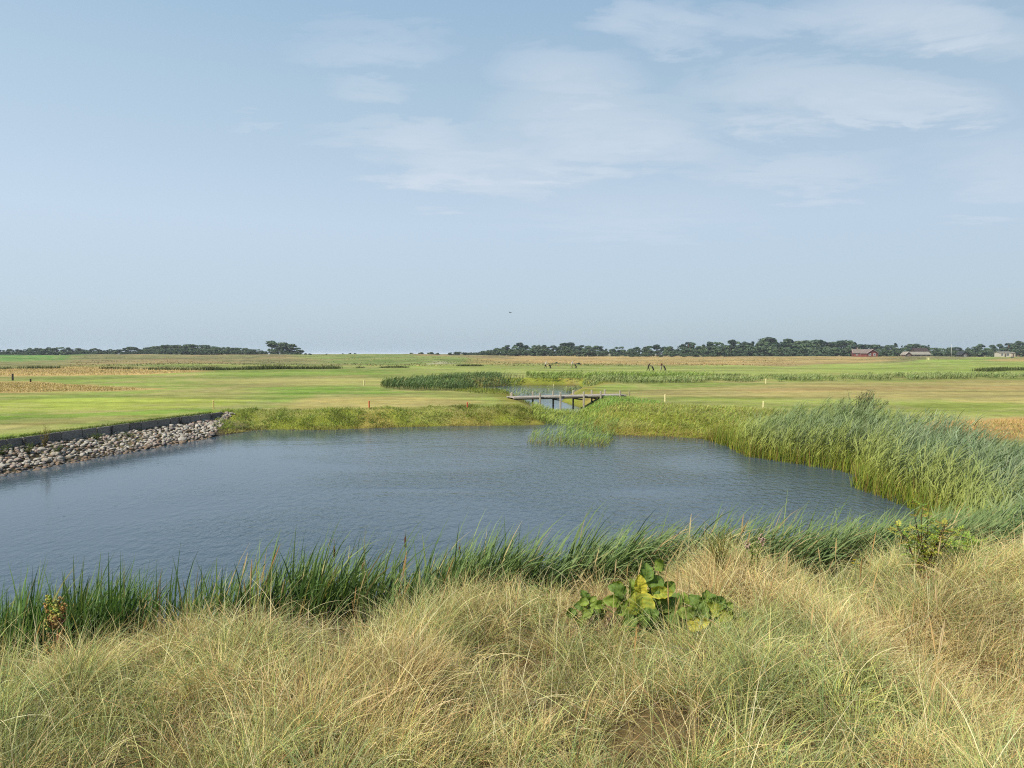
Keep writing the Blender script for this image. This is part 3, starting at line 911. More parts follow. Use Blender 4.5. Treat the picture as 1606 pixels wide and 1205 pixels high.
reeds(MEAD, 5200, 0.27, 4, 0.20, 0.018, MC, [3, 2, 2, 1.5, 1], P_F, 0.2, 0.5, 0.016, mead_base)
reeds([(5.0, 47.5), (9, 46.5), (11, 49), (9.6, 55), (7.6, 56.6), (5.6, 56.0), (5.2, 52)], 1500, 0.20, 4, 0.16, 0.022, [alb(132, 172, 80), alb(150, 180, 84)], [1, 1], P_F, 0.15, 0.4, 0.014)
reeds([(1.4, 44.6), (3.0, 43.6), (5.6, 44), (5.8, 52.5), (4.2, 54.3), (2.0, 53.5), (1.2, 49)], 1500, 0.50, 4, 0.3, 0.022, [alb(150, 172, 76), alb(168, 178, 86)], [1, 1], P_F, 0.2, 0.5, 0.016)
# low clumpy growth on the far bank, left of the creek
FARB = [(-18.3, 42.2), (-17.6, 39.6), (-16.5, 38.6), (-15.6, 40.4), (-14.5, 41.1), (-11.5, 41.2), (-8, 42.4), (-4.2, 43.4), (0.8, 43.8), (2.0, 45.5), (1.6, 50), (1.2, 55), (-2, 54), (-3, 49.5), (-8, 47.4), (-14, 46.2), (-18.5, 45.2)]
n = 46000
q = scatter(FARB, n); eu = sdf(POND, q[:, 0], q[:, 1]); q = q[R.random(n) < 1 - sstep(2.2, 4.6, eu + (fbm(q[:, 0] / 1.3, q[:, 1] / 1.3, 3) - .5) * 3)]
cl = fbm(q[:, 0] / 0.7 + 8, q[:, 1] / 0.9, 3)
n = len(q)
d = sdf(POND, q[:, 0], q[:, 1])
c1 = pick([alb(146, 172, 66), alb(162, 178, 78), alb(126, 156, 62), alb(176, 168, 92)], [3, 2, 3, 1.0], n)
yel = sstep(-8, -1, q[:, 0])[:, None] * 0.3
c1 = c1 * (1 - yel) + pick([alb(182, 170, 78), alb(166, 172, 70)], [1, 1], n) * yel
e = (1 - sstep(0.1, 1.0, d))[:, None] * 0.6
c1 = c1 * (1 - e) + pick([alb(196, 176, 96), alb(176, 132, 80), alb(186, 180, 90)], [2, 1, 2], n) * e
c1 = c1 * 1.5 * np.array((1.04, 0.98, 1.15))
dkk = fbm(q[:, 0] / 1.6 + 50, q[:, 1] / 1.2, 3); c1[dkk > 0.56] *= 0.72
hh = (0.09 + 0.6 * np.clip(cl - 0.40, 0, 0.3)) * R.uniform(0.6, 1.2, n)
P_F.append(blades(np.stack([q[:, 0], q[:, 1], np.maximum(H(q[:, 0], q[:, 1]), -0.1) - 0.02], 1), R.uniform(0, 2 * PI, n), R.uniform(0.1, 0.9, n), R.uniform(0.3, 1.3, n), hh * 1.2,
                  R.uniform(0.014, 0.03, n), 3, c1 * 0.9, c1))
# sparse stems standing out in the shallows
n = 420
q = np.concatenate([scatter([(-16, 40.6), (-9, 41.6), (-3, 42.8), (-3, 41.6), (-9, 40.2), (-15, 38.6)], 200), scatter([(5.4, 38.6), (9.8, 36.9), (10.4, 34), (9.6, 34.6), (7.5, 36.6), (5.4, 37.2)], 220)])
c1 = pick([alb(180, 176, 96), alb(150, 160, 80), alb(196, 160, 100)], [2, 1, 1], n)
P_F.append(blades(np.stack([q[:, 0], q[:, 1], np.full(n, -0.05)], 1), R.uniform(0, 2 * PI, n), R.uniform(0, 0.5, n), R.uniform(0, 0.8, n), R.uniform(0.12, 0.4, n), R.uniform(0.010, 0.02, n), 3, c1, c1))
stuff('bank_grass', P_F, M_FARREED, 'yellow green wet grass on the far banks of the pond', 'grass')

# the dark bed of reeds left of the far creek, the ditch that runs to the right, and the ditch across the left fairway
P_D = []
DARK = [alb(96, 124, 72), alb(118, 144, 88), alb(84, 108, 62), alb(140, 152, 96)]
reeds([(-12.8, 70), (-10, 66.5), (-6.0, 66.0), (-4.4, 68), (-3.6, 75), (-6.4, 80), (-8.5, 86), (-3, 95), (2, 101), (-4, 104), (-9, 96), (-12, 84), (-14.5, 74)],
      2600, 0.88, 5, 0.42, 0.045, DARK, [3, 2, 3, 1], P_D, 0.15, 0.5, 0.03)
reeds([(-13.5, 72), (-14.8, 76), (-14, 84), (-12.5, 78)], 260, 0.6, 4, 0.45, 0.045, [alb(160, 160, 96), alb(140, 152, 92)], [1, 1], P_D, 0.15, 0.5, 0.03)
DITCH = [(3, 86), (6.5, 78), (9.6, 85), (16, 82), (26, 85), (36, 89), (46, 91), (60, 96), (84, 104), (84, 116), (60, 109), (44, 102), (28, 97), (16, 95), (10, 98), (9.6, 88), (6, 83)]
reeds(DITCH, 8500, lambda q: 0.42 + 0.75 * np.clip(fbm(q[:, 0] / 6 + 21, q[:, 1] / 6, 3) - 0.25, 0, 1), 5, 0.42, 0.05, [alb(150, 166, 98), alb(132, 154, 86), alb(166, 174, 112), alb(112, 136, 78)], [3, 2, 3, 1], P_D, 0.15, 0.5, 0.035, front=lambda q: fbm(q[:, 0] / 3 + 40, q[:, 1] / 4, 3) > 0.47)
reeds([(2, 101), (10, 99.5), (18, 97), (30, 101), (30, 105), (12, 106), (2, 105)], 1300, 0.8, 4, 0.5, 0.06, [alb(150, 170, 84), alb(132, 158, 76)], [1, 1], P_D, 0.15, 0.5, 0.04)
reeds([(-7, 76), (0, 72), (4, 80), (0, 90), (-6, 88)], 420, 0.55, 3, 0.35, 0.04, [alb(160, 172, 104), alb(140, 158, 92)], [1, 1], P_D, 0.2, 0.5, 0.03)
n = 2200                      # short growth between creek and bridge
q = scatter([(2.2, 63), (0.5, 71), (-3.5, 72.5), (-6, 66), (-3, 62), (0.5, 60.5)], n)
c1 = pick([alb(164, 178, 72), alb(176, 176, 88), alb(140, 166, 66)], [2, 1, 1], n)
P_D.append(blades(np.stack([q[:, 0], q[:, 1], H(q[:, 0], q[:, 1]) - 0.02], 1), R.uniform(0, 2 * PI, n), R.uniform(0, 0.5, n), R.uniform(0.1, 0.9, n), R.uniform(0.15, 0.4, n), R.uniform(0.02, 0.05, n), 3, c1 * 0.9, c1))


def tuft_line(pts, n, h, wdt, pal, spread, gap=0.35):
    pts = np.array(pts); sg = np.diff(pts, axis=0); ll = np.hypot(sg[:, 0], sg[:, 1]); cm = np.concatenate([[0], np.cumsum(ll)])
    s = R.uniform(0, cm[-1], n)
    x = np.interp(s, cm, pts[:, 0]) + R.normal(0, spread * 0.4, n); y = np.interp(s, cm, pts[:, 1]) + R.normal(0, spread, n)
    v = fbm(s / 5.0, s * 0 + pts[0, 0], 3)
    k = v > gap
    x, y, v = x[k], y[k], v[k]; n = len(x)
    c = pick(pal, [1] * len(pal), n)
    P_D.append(blades(np.stack([x, y, H(x, y) - 0.05], 1), R.uniform(0, 2 * PI, n), R.uniform(0.02, 0.4, n), R.uniform(0.1, 0.9, n), h * R.uniform(0.5, 1.1, n) * (0.5 + v),
                      wdt * R.uniform(0.6, 1.3, n), 3, c * 0.9, c))


def gpts(*a): return [tuple(at_ground(*p)[:2]) for p in a]


RU = [alb(86, 104, 54), alb(108, 122, 66), alb(130, 138, 78)]
tuft_line(gpts((-80, 579), (70, 578.5), (200, 579), (330, 580.5)), 2600, 0.75, 0.10, RU, 1.2, 0.42)
tuft_line(gpts((318, 581), (400, 580), (470, 579), (532, 578.5)), 2600, 0.95, 0.10, RU, 1.0, 0.2)
tuft_line(gpts((560, 577.5), (590, 577), (640, 577)), 900, 0.6, 0.10, RU, 0.8, 0.3)
tuft_line(gpts((718, 574.5), (755, 574.5)), 700, 0.8, 0.12, RU, 0.8, 0.2)
tuft_line(gpts((1540, 583), (1580, 581), (1640, 581)), 1500, 1.0, 0.10, RU, 1.6, 0.2)
tuft_line(gpts((1120, 590), (1170, 589), (1240, 590)), 700, 0.5, 0.06, RU, 1.2, 0.4)
stuff('ditch_reeds', P_D, M_FARREED, 'green reeds and rushes along the creek and ditches of the course', 'reeds')

# tall unmown tan grass standing above the fairways
P_T = []
for poly, n, h, pal in (([(-100, 599), (60, 599), (180, 606), (255, 610), (160, 613), (-100, 617)], 12000, 0.42, [alb(212, 188, 130), alb(198, 174, 118), alb(186, 172, 108)]),
                        ([(-100, 581), (120, 579), (300, 581.5), (316, 584), (200, 588.5), (-100, 591)], 9000, 0.5, [alb(220, 194, 134), alb(206, 182, 122), alb(190, 174, 110)]),
                        ([(760, 570), (850, 567), (1000, 568), (1250, 566), (1250, 570), (1040, 572), (820, 573)], 5000, 0.55, [alb(214, 186, 126), alb(200, 174, 116), alb(182, 166, 106)]),
                        ([(1440, 672), (1490, 661), (1620, 655), (1700, 656), (1700, 686), (1606, 688), (1460, 682)], 5000, 0.35, [alb(204, 166, 108), alb(190, 164, 104), alb(176, 168, 96)])):
    W = pxpoly(poly, 1.05)
    q = scatter(W, n); es = -sdf(W, q[:, 0], q[:, 1]) / np.hypot(q[:, 0], q[:, 1])
    q = q[R.random(len(q)) < sstep(0.0, 0.016, es + (fbm(q[:, 0] / 2, q[:, 1] / 2, 3) - .5) * .02)]; n = len(q); dq = np.hypot(q[:, 0], q[:, 1])
    c = pick(pal, [1] * len(pal), n) * 1.7
    P_T.append(blades(np.stack([q[:, 0], q[:, 1], H(q[:, 0], q[:, 1]) - 0.03], 1), R.uniform(0, 2 * PI, n), R.uniform(0.05, 0.5, n), R.uniform(0.1, 0.8, n),
                      h * 0.55 * R.uniform(0.4, 1.1, n), np.clip(dq / 1400, 0.02, 0.2) * R.uniform(0.7, 1.3, n), 3, c * 0.9, c))
stuff('tan_rough', P_T, M_FARREED, 'strips of tall unmown tan grass between the fairways', 'grass')

# heather, sedge and rough tufts on the heath before the woods
n = 26000
az = R.uniform(-0.72, 0.72, n); dd = 1 / R.uniform(1 / 520, 1 / 185, n)
q = np.stack([np.sin(az) * dd, np.cos(az) * dd], 1)
v = fbm(q[:, 0] / 9, q[:, 1] / 16, 4); q = q[v > 0.5]; dd = np.hypot(q[:, 0], q[:, 1]); n = len(q)
grn = fbm(q[:, 0] / 40, q[:, 1] / 60 + 3, 4)[:, None] + R.normal(0, .07, (n, 1))
c = np.where(grn < 0.47, pick([alb(126, 134, 84), alb(104, 120, 74), alb(150, 150, 96)], [2, 1, 2], n), pick([alb(184, 152, 106), alb(158, 128, 92), alb(206, 176, 122), alb(128, 112, 82)], [2, 2, 2, 1], n)) * 1.55
pyv = 555.5 + (CAM[2] - H(q[:, 0], q[:, 1])) / q[:, 1] * F
pxv = CX + q[:, 0] / q[:, 1] * F
k = ~((pxv < 110) & (pyv < 575) & (pyv > 558)) & ~((pxv > 1250) & (pyv > 565)) & ~((pxv > 630) & (pyv > 574))
q, dd, c = q[k], dd[k], c[k]; n = len(q)
P_H = [blades(np.stack([q[:, 0], q[:, 1], H(q[:, 0], q[:, 1]) - 0.05], 1), R.uniform(0, 2 * PI, n), R.uniform(0.0, 0.7, n), R.uniform(0.0, 0.8, n), R.uniform(0.12, 0.42, n), R.uniform(0.15, 0.5, n), 2, c * .9, c)]
stuff('heath_scrub', P_H, M_FARREED, 'mottled brown and olive scrub on the heath before the woods', 'scrub')

# turf hanging over the top edge of the retaining wall
n = 5200
s = R.uniform(0, 25.4, n); t = R.uniform(-0.42, 0.04, n)
x = WALL_A[0] + wdir[0] * s + wnor[0] * t; y = WALL_A[1] + wdir[1] * s + wnor[1] * t
c1 = pick([alb(112, 146, 58), alb(86, 112, 50), alb(140, 164, 70)], [2, 2, 1], n)
P_W = [blades(np.stack([x, y, np.maximum(H(x, y), 0.99) - 0.01], 1), math.atan2(wnor[1], wnor[0]) + R.normal(0, 1.1, n), R.uniform(0.1, 1.0, n), R.uniform(0.4, 1.6, n), R.uniform(0.08, 0.24, n),
              R.uniform(0.012, 0.022, n), 3, c1 * 0.9, c1)]
stuff('turf_edge', P_W, M_FARREED, 'dark ragged turf hanging over the grey retaining wall', 'grass')

# ------------------------------------------------------------------ retaining wall and riprap
LW = np.linalg.norm(WALL_B - WALL_A)
wall_rz = math.atan2(wdir[1], wdir[0])
wall = thing('retaining_wall', 'low dark grey panel wall holding the turf above the stone bank', 'wall', (0, 0, 0))


def wpt(s, t, z): return Vector((WALL_A[0] + wdir[0] * s + wnor[0] * t, WALL_A[1] + wdir[1] * s + wnor[1] * t, z))


s = 0.0; rW = random.Random(4)
while s < LW:
    l = rW.uniform(0.65, 1.25)
    m = MB(); g_ = rW.uniform(0.75, 1.2)
    rot = Matrix.Rotation(wall_rz + rW.gauss(0, 0.025), 3, 'Z') @ Matrix.Rotation(rW.gauss(0, 0.03), 3, 'X') @ Matrix.Rotation(rW.gauss(0, 0.012), 3, 'Y')
    m.box(wpt(s + l / 2, rW.gauss(0.0, 0.018), 0.68), (l - 0.03, 0.09, 0.66 + rW.uniform(-0.05, 0.03)), rot, tuple(alb(180, 170, 160) * g_), 0.012)
    m.build('panel', M_WOOD, wall)
    if rW.random() < 0.45:
        p_ = MB(); p_.tube([wpt(s + l, 0.10, 0.2), wpt(s + l + rW.gauss(0, .02), 0.10, 0.98 + rW.uniform(-0.08, 0.05))], 0.065, 8, tuple(alb(112, 106, 100) * rW.uniform(0.8, 1.2)))
        p_.build('post', M_WOOD, wall)
    s += l


def stone_mesh(name, c, seed):
    rs = random.Random(seed); bm = bmesh.new(); bmesh.ops.create_icosphere(bm, subdivisions=3, radius=1.0)
    sx, sy, sz = rs.uniform(0.85, 1.25), rs.uniform(0.75, 1.0), rs.uniform(0.5, 0.75)
    dirs = [Vector((rs.gauss(0, 1), rs.gauss(0, 1), rs.gauss(0, 1))).normalized() for _ in range(9)]
    cut = [rs.uniform(0.72, 0.95) for _ in dirs]
    for v in bm.verts:
        p = v.co.copy()
        for d_, k_ in zip(dirs, cut):
            e = p.dot(d_)
            if e > k_: p -= d_ * (e - k_) * 0.85
        p *= 1 + 0.05 * math.sin(5 * p.x + seed) * math.sin(4 * p.y + 2 * seed)
        v.co = Vector((p.x * sx, p.y * sy, p.z * sz))
    me = bpy.data.meshes.new(name); bm.to_mesh(me); bm.free()
    me.materials.append(M_STONE)
    a = me.color_attributes.new('Col', 'FLOAT_COLOR', 'POINT')
    a.data.foreach_set('color', np.tile(np.array((*c, 1.0), np.float32), len(me.vertices)))
    me.polygons.foreach_set('use_smooth', np.ones(len(me.polygons), bool))
    return me


SC = [('pale grey', alb(202, 194, 178)), ('warm grey', alb(192, 180, 160)), ('pinkish grey', alb(186, 166, 152)), ('dark grey', alb(132, 124, 116)), ('off white', alb(218, 210, 194)), ('brownish', alb(152, 130, 106))]
protos = [(n_, stone_mesh('stone', np.clip(c_ * 1.02, 0, 1), 31 * i + j)) for i, (n_, c_) in enumerate(SC) for j in range(3)]
spots = []
for _ in range(26000):
    s = R.uniform(-1.5, LW + 1.2); t = R.uniform(0.16, 2.95) * min(1.0, max(0.12, (LW + 0.9 - s) / 5.5) ** 0.8)
    r = R.choice([0.06, 0.08, 0.10, 0.13, 0.18], p=[0.2, 0.3, 0.28, 0.16, 0.06])
    ok = True
    for (s2, t2, r2) in spots[-900:]:
        if (s - s2) ** 2 + (t - t2) ** 2 < (0.80 * (r + r2)) ** 2: ok = False; break
    if ok: spots.append((s, t, r))
    if len(spots) > 2000: break
stones = []
for s, t, r in spots:
    p = wpt(s, t, 0); z = H1(p.x, p.y)
    if z < -0.12: continue
    dd = math.hypot(p.x, p.y); x_ = p.x / max(p.y, 0.1) * F + CX
    stones.append((r / dd * (1.0 if x_ > -15 else 0.3), p, z, r, s, t))
stones.sort(key=lambda a: -a[0])
mrg = MB(); base_me = [(n_, [tuple(v.co) for v in me.vertices], [tuple(f.vertices) for f in me.polygons], tuple(me.color_attributes['Col'].data[0].color)[:3]) for n_, me in protos]
for i, (k_, p, z, r, s, t) in enumerate(stones):
    j = random.choices(range(len(protos)), [4, 4, 4, 4, 4, 4, 2.5, 2.5, 2.5, 2, 2, 2, 1, 1, 1, 1.5, 1.5, 1.5])[0]
    if z < 0.06: j = random.choice([9, 10, 11, 15, 16, 17])          # wet and weedy at the waterline
    rot = Matrix.Rotation(random.uniform(0, 6.28), 4, 'Z') @ Matrix.Rotation(random.gauss(0, 0.35), 4, 'X')
    loc = Vector((p.x, p.y, z + r * 0.28))
    where = "at the water's edge" if z < 0.12 else ('close under the grey wall' if t < 0.9 else 'halfway up the stone bank')
    size = 'big' if r > 0.2 else ('middling' if r > 0.13 else 'small')
    if i < 300:
        o = bpy.data.objects.new('stone', protos[j][1]); C.objects.link(o)
        o.matrix_world = Matrix.Translation(loc) @ rot @ Matrix.Scale(r, 4)
        tag(o, f'{size} {protos[j][0]} rounded stone {where}', 'stone', f'{size} {protos[j][0]} stones {where}')
    else:
        M = Matrix.Translation(loc) @ rot @ Matrix.Scale(r, 4)
        n_, vs_, fs_, c_ = base_me[j]
        mrg.add([M @ Vector(v) for v in vs_], fs_, c_)
o = mrg.build('riprap_stones', M_STONE, None, True)
tag(o, 'smaller rounded stones filling the bank below the grey wall', 'stones', kind='stuff')

# ------------------------------------------------------------------ footbridge
A = np.array((-0.15, 54.6)); B = np.array((9.35, 58.2))
bd = (B - A) / np.linalg.norm(B - A); bn = np.array((-bd[1], bd[0])); LB = np.linalg.norm(B - A)
bz = math.atan2(bd[1], bd[0])
bridge = thing('footbridge', 'grey weathered timber footbridge with short posts over the creek', 'bridge', (*((A + B) / 2), 0), bz)
dk = MB(); rb_ = random.Random(2); x = -LB / 2
while x < LB / 2:
    g_ = rb_.uniform(0.8, 1.15)
    dk.box((x + 0.07, rb_.gauss(0, 0.012), 1.14 + rb_.gauss(0, 0.004)), (0.132, 1.62, 0.05), None, tuple(alb(190, 180, 166) * 1.08 * g_), 0.006); x += 0.145
dk.build('deck', M_WOOD, bridge)
for sy in (-0.66, 0.66):
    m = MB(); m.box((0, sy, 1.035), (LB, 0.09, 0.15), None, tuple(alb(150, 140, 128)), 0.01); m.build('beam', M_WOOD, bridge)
for sy in (-0.80, 0.80):
    m = MB(); m.box((0, sy, 1.12), (LB, 0.05, 0.12), None, tuple(alb(196, 188, 172) * 1.08), 0.008); m.build('edge_board', M_WOOD, bridge)
PXF = (-2.85, -1.05, 1.05, 2.62, 4.45); 
for row, sy in ((0, -0.89), (1, 0.89)):
    for k_, xx in enumerate(PXF if row == 0 else (-4.6, -2.75, -0.9, 0.95, 2.7, 3.95)):
        c = A + bd * (xx + LB / 2) + bn * sy
        zb = max(H1(c[0], c[1]) - 0.25, -0.7)
        m = MB(); m.box((xx, sy, (zb + 1.50) / 2 + 0.01 * k_), (0.125, 0.12, 1.50 - zb), Matrix.Rotation(random.gauss(0, 0.03), 3, 'Z'), tuple(alb(204, 194, 170) * 1.15 * random.uniform(0.85, 1.1)), 0.012)
        m.build('post', M_WOOD, bridge)
for xx in (-1.0, 1.0, 2.65):
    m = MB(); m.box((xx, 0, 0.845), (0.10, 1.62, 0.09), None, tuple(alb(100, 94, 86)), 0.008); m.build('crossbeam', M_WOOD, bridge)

# ------------------------------------------------------------------ stakes and posts on the course
WOODC, PALE, RED = alb(200, 186, 140) * 1.6, alb(230, 218, 160) * 1.7, alb(216, 96, 62) * 1.35


def stake(px, yt, yb, col, label, w_=0.09, name='marker_stake', cat='stake', group='marker stakes on the course', Y=None, hh=None, cap=None):
    p = at_ground(px, yb) if Y is None else at_dist(px, Y)
    h = (yb - yt) / F * p[1] if hh is None else hh
    w_ = w_ * 0.8
    t_ = thing(name, label, cat, tuple(p), random.uniform(0, 1), group)
    m = MB(); m.box((0, 0, h / 2 - 0.1), (w_, w_, h + 0.2), Matrix.Rotation(random.gauss(0, 0.03), 3, 'X'), tuple(col), 0.01); m.build('shaft', M_PAINT, t_)
    m = MB(); m.box((0, 0, h + 0.02), (w_ * 1.12, w_ * 1.12, 0.06), None, tuple(np.clip(np.array(cap if cap is not None else col) * 1.1, 0, 1)), 0.015); m.build('cap', M_PAINT, t_)
    return t_


stake(579, 630, 640, RED, 'red stake in the dry patch left of the far bank')
stake(733, 632, 641, RED, 'red stake above the far bank, nearer the footbridge')
stake(335, 629, 642, alb(224, 196, 120) * 1.7, 'tan stake by the end of the grey retaining wall')
stake(1043, 620, 631, PALE, 'pale yellow stake just right of the footbridge')
stake(1197, 631, 643, PALE, 'pale yellow stake behind the left end of the reed bank')
stake(868, 603, 612, PALE, 'pale stake standing behind the footbridge')
stake(571, 597, 605, PALE, 'pale yellow stake left of the dark creek reeds', 0.11)
stake(1201, 595, 602, PALE, 'pale stake at the foot of the long ditch reeds', 0.11)
stake(987, 614, 622, alb(190, 178, 140), 'short wooden post beyond the right end of the footbridge', 0.13, 'wooden_post', 'post', None)
stake(801, 618, 625, alb(196, 184, 146), 'short wooden post at the left end of the footbridge', 0.15, 'wooden_post', 'post', None)
stake(20, 587, 597, alb(52, 46, 40), 'dark square post standing in the tan rough', 0.24, 'wooden_post', 'post', None)
stake(48, 595, 599.5, alb(96, 72, 54), 'low brown post right of the dark square post', 0.2, 'wooden_post', 'post', None)

# ------------------------------------------------------------------ golfers with their trolleys
SKIN = alb(206, 160, 132)


def person(px, yb, facing, top, legs, cap, bend, stride, label):
    p = at_ground(px, yb)
    f = facing
    t_ = thing('person', label, 'person', (p[0], p[1], p[2]), 0 if f > 0 else PI, None)
    b = bend
    J = {'pel': (0, 0, .95), 'wai': (.04 + .10 * b, 0, 1.10), 'che': (.10 + .28 * b, 0, 1.33 - .05 * b), 'nek': (.14 + .42 * b, 0, 1.62 - .10 * b), 'hea': (.18 + .52 * b, 0, 1.62 - .13 * b), 'top': (.18 + .55 * b, 0, 1.74 - .15 * b)}
    for sg, sd_ in ((1, 'l'), (-1, 'r')):
        q_ = stride * sg
        J['sh' + sd_] = (.11 + .36 * b, .19 * sg, 1.43 - .08 * b)
        J['hip' + sd_] = (0, .09 * sg, .90); J['kne' + sd_] = (.16 * q_ + .06, .10 * sg, .50); J['ank' + sd_] = (.34 * q_ - (.06 if q_ < 0 else 0), .10 * sg, .09); J['toe' + sd_] = (.34 * q_ + .14, .11 * sg, .03)
        if sg < 0: J['elb' + sd_] = (.30 + .2 * b, -.25, 1.15); J['wri' + sd_] = (.52, -.22, 1.02); J['han' + sd_] = (.60, -.20, 1.00)
        else: J['elb' + sd_] = (.02 + .3 * b, .26, 1.16 - .08 * b); J['wri' + sd_] = (.12 + .4 * b, .27, .94 - .06 * b); J['han' + sd_] = (.15 + .4 * b, .27, .86 - .05 * b)
    E = [('pel', 'wai'), ('wai', 'che'), ('che', 'nek'), ('nek', 'hea'), ('hea', 'top')]
    for sd_ in 'lr': E += [('che', 'sh' + sd_), ('sh' + sd_, 'elb' + sd_), ('elb' + sd_, 'wri' + sd_), ('wri' + sd_, 'han' + sd_), ('pel', 'hip' + sd_), ('hip' + sd_, 'kne' + sd_), ('kne' + sd_, 'ank' + sd_), ('ank' + sd_, 'toe' + sd_)]
    RAD = {'pel': (.18, .15), 'wai': (.17, .15), 'che': (.20, .16), 'nek': (.06, .06), 'hea': (.10, .09), 'top': (.085, .075), 'sh': (.10, .10), 'elb': (.065, .065), 'wri': (.035, .035), 'han': (.04, .03), 'hip': (.12, .12), 'kne': (.085, .085), 'ank': (.05, .05), 'toe': (.045, .035)}
    ks = list(J); me = bpy.data.meshes.new('person_skeleton'); me.from_pydata([J[k] for k in ks], [(ks.index(a), ks.index(b_)) for a, b_ in E], [])
    tmp = bpy.data.objects.new('person_skeleton', me); C.objects.link(tmp)
    tmp.modifiers.new('s', 'SKIN'); su = tmp.modifiers.new('u', 'SUBSURF'); su.levels = 1; su.render_levels = 1
    for i, k in enumerate(ks):
        kk = k[:-1] if k[:-1] in RAD else k
        me.skin_vertices[0].data[i].radius = RAD[kk]; me.skin_vertices[0].data[i].use_root = (k == 'pel')
    dg = bpy.context.evaluated_depsgraph_get(); ev = tmp.evaluated_get(dg)
    m2 = bpy.data.meshes.new_from_object(ev); bpy.data.objects.remove(tmp)
    m2.materials.clear(); m2.materials.append(M_CLOTH)
    nv = len(m2.vertices); P = np.zeros(nv * 3); m2.vertices.foreach_get('co', P); P = P.reshape(-1, 3)
    c = np.tile(np.array(top), (nv, 1))
    c[P[:, 2] < .97] = legs
    hd = P[:, 2] > 1.62 - .12 * b; c[hd] = SKIN
    for sd_ in 'lr': c[np.linalg.norm(P - np.array(J['han' + sd_]), axis=1) < .16] = SKIN
    c[P[:, 2] < .10] = alb(60, 56, 52)
    a = m2.color_attributes.new('Col', 'FLOAT_COLOR', 'POINT'); cc = np.ones((nv, 4), np.float32); cc[:, :3] = c; a.data.foreach_set('color', cc.ravel())
    m2.polygons.foreach_set('use_smooth', np.ones(len(m2.polygons), bool))
    link('body', m2, t_)
    h_ = MB(); hx, _, hz_ = J['hea']
    h_.ball((hx + .005, 0, hz_ + .07), (.115, .10, .075), tuple(cap)); h_.box((hx + .12, 0, hz_ + .055), (.12, .13, .018), None, tuple(cap), 0.004)
    h_.build('cap', M_CLOTH, t_, True)
    return p


def trolley(p, dx, facing, bagc, label):
    t_ = thing('golf_trolley', label, 'golf trolley', (p[0] + dx * facing, p[1] - 0.15, H1(p[0] + dx * facing, p[1] - 0.15)), 0 if facing > 0 else PI, None)
    bg_ = MB(); bg_.tube([(-.16, 0, .98), (-.05, 0, .80), (.22, 0, .24), (.26, 0, .16)], [.13, .15, .14, .11], 12, tuple(bagc)); bo = bg_.build('golf_bag', M_CLOTH, t_, True)
    cl = MB()
    for k in range(6):
        a_ = k * 1.05; e = Vector((-.18 + .05 * math.cos(a_), .07 * math.sin(a_), .98)); f_ = e + Vector((-.12, .02 * math.sin(a_), .22))
        cl.tube([e, f_], .012, 6, tuple(alb(170, 170, 172))); cl.ball(f_, .035, tuple(alb(60, 60, 62)), 1)
    cl.build('golf_clubs', M_PAINT, bo)
    fr = MB(); fr.tube([(-.62, 0, 1.0), (-.30, 0, .86), (.18, 0, .16)], .018, 8, tuple(alb(70, 70, 72))); fr.tube([(-.62, -.13, 1.0), (-.62, .13, 1.0)], .018, 8, tuple(alb(40, 40, 42))); fr.tube([(.08, -.30, .15), (.08, .30, .15)], .016, 8, tuple(alb(70, 70, 72)))
    fr.build('frame', M_PAINT, t_, True)
    for sy in (-.30, .30):
        wv_ = MB(); n = 20
        pts = [(.08 + .13 * math.cos(2 * PI * k / n), sy, .15 + .13 * math.sin(2 * PI * k / n)) for k in range(n + 1)]
        wv_.tube(pts, .026, 6, tuple(alb(44, 42, 42)), False)
        for k in range(5):
            a_ = 2 * PI * k / 5; wv_.tube([(.08, sy, .15), (.08 + .12 * math.cos(a_), sy, .15 + .12 * math.sin(a_))], .010, 5, tuple(alb(120, 120, 120)))
        wv_.build('wheel', M_PAINT, t_, True)


WHITE, DARKC, BRN = alb(236, 226, 214), alb(58, 52, 48), alb(104, 66, 44)
pp = person(855.5, 578.0, 1, WHITE, alb(70, 62, 56), alb(232, 226, 218), 0.05, 0.7, 'golfer in a white shirt and dark trousers walking with a trolley'); trolley(pp, 1.05, 1, DARKC, 'dark golf bag on a trolley beside the golfer in dark trousers')
pp = person(896.5, 577.6, 1, WHITE, alb(196, 176, 140), alb(226, 220, 210), 0.15, 0.4, 'golfer in a white shirt and pale trousers by the tan rough'); trolley(pp, 0.95, 1, alb(76, 52, 40), 'dark brown golf bag on a trolley beside the pale-trousered golfer')
pp = person(1016.5, 582.0, 1, DARKC, alb(64, 58, 54), alb(110, 84, 64), 0.45, 0.9, 'stooping golfer in dark clothes, further left of the pair in dark tops'); trolley(pp, 0.95, 1, alb(48, 44, 40), 'black golf bag on a trolley beside the stooping golfer')
pp = person(1036.5, 581.4, 1, BRN, alb(190, 186, 168), alb(196, 170, 150), 0.1, 0.6, 'golfer in a brown top and pale trousers with a trolley'); trolley(pp, 0.75, 1, alb(46, 42, 36), 'black golf bag on a trolley beside the golfer in brown')

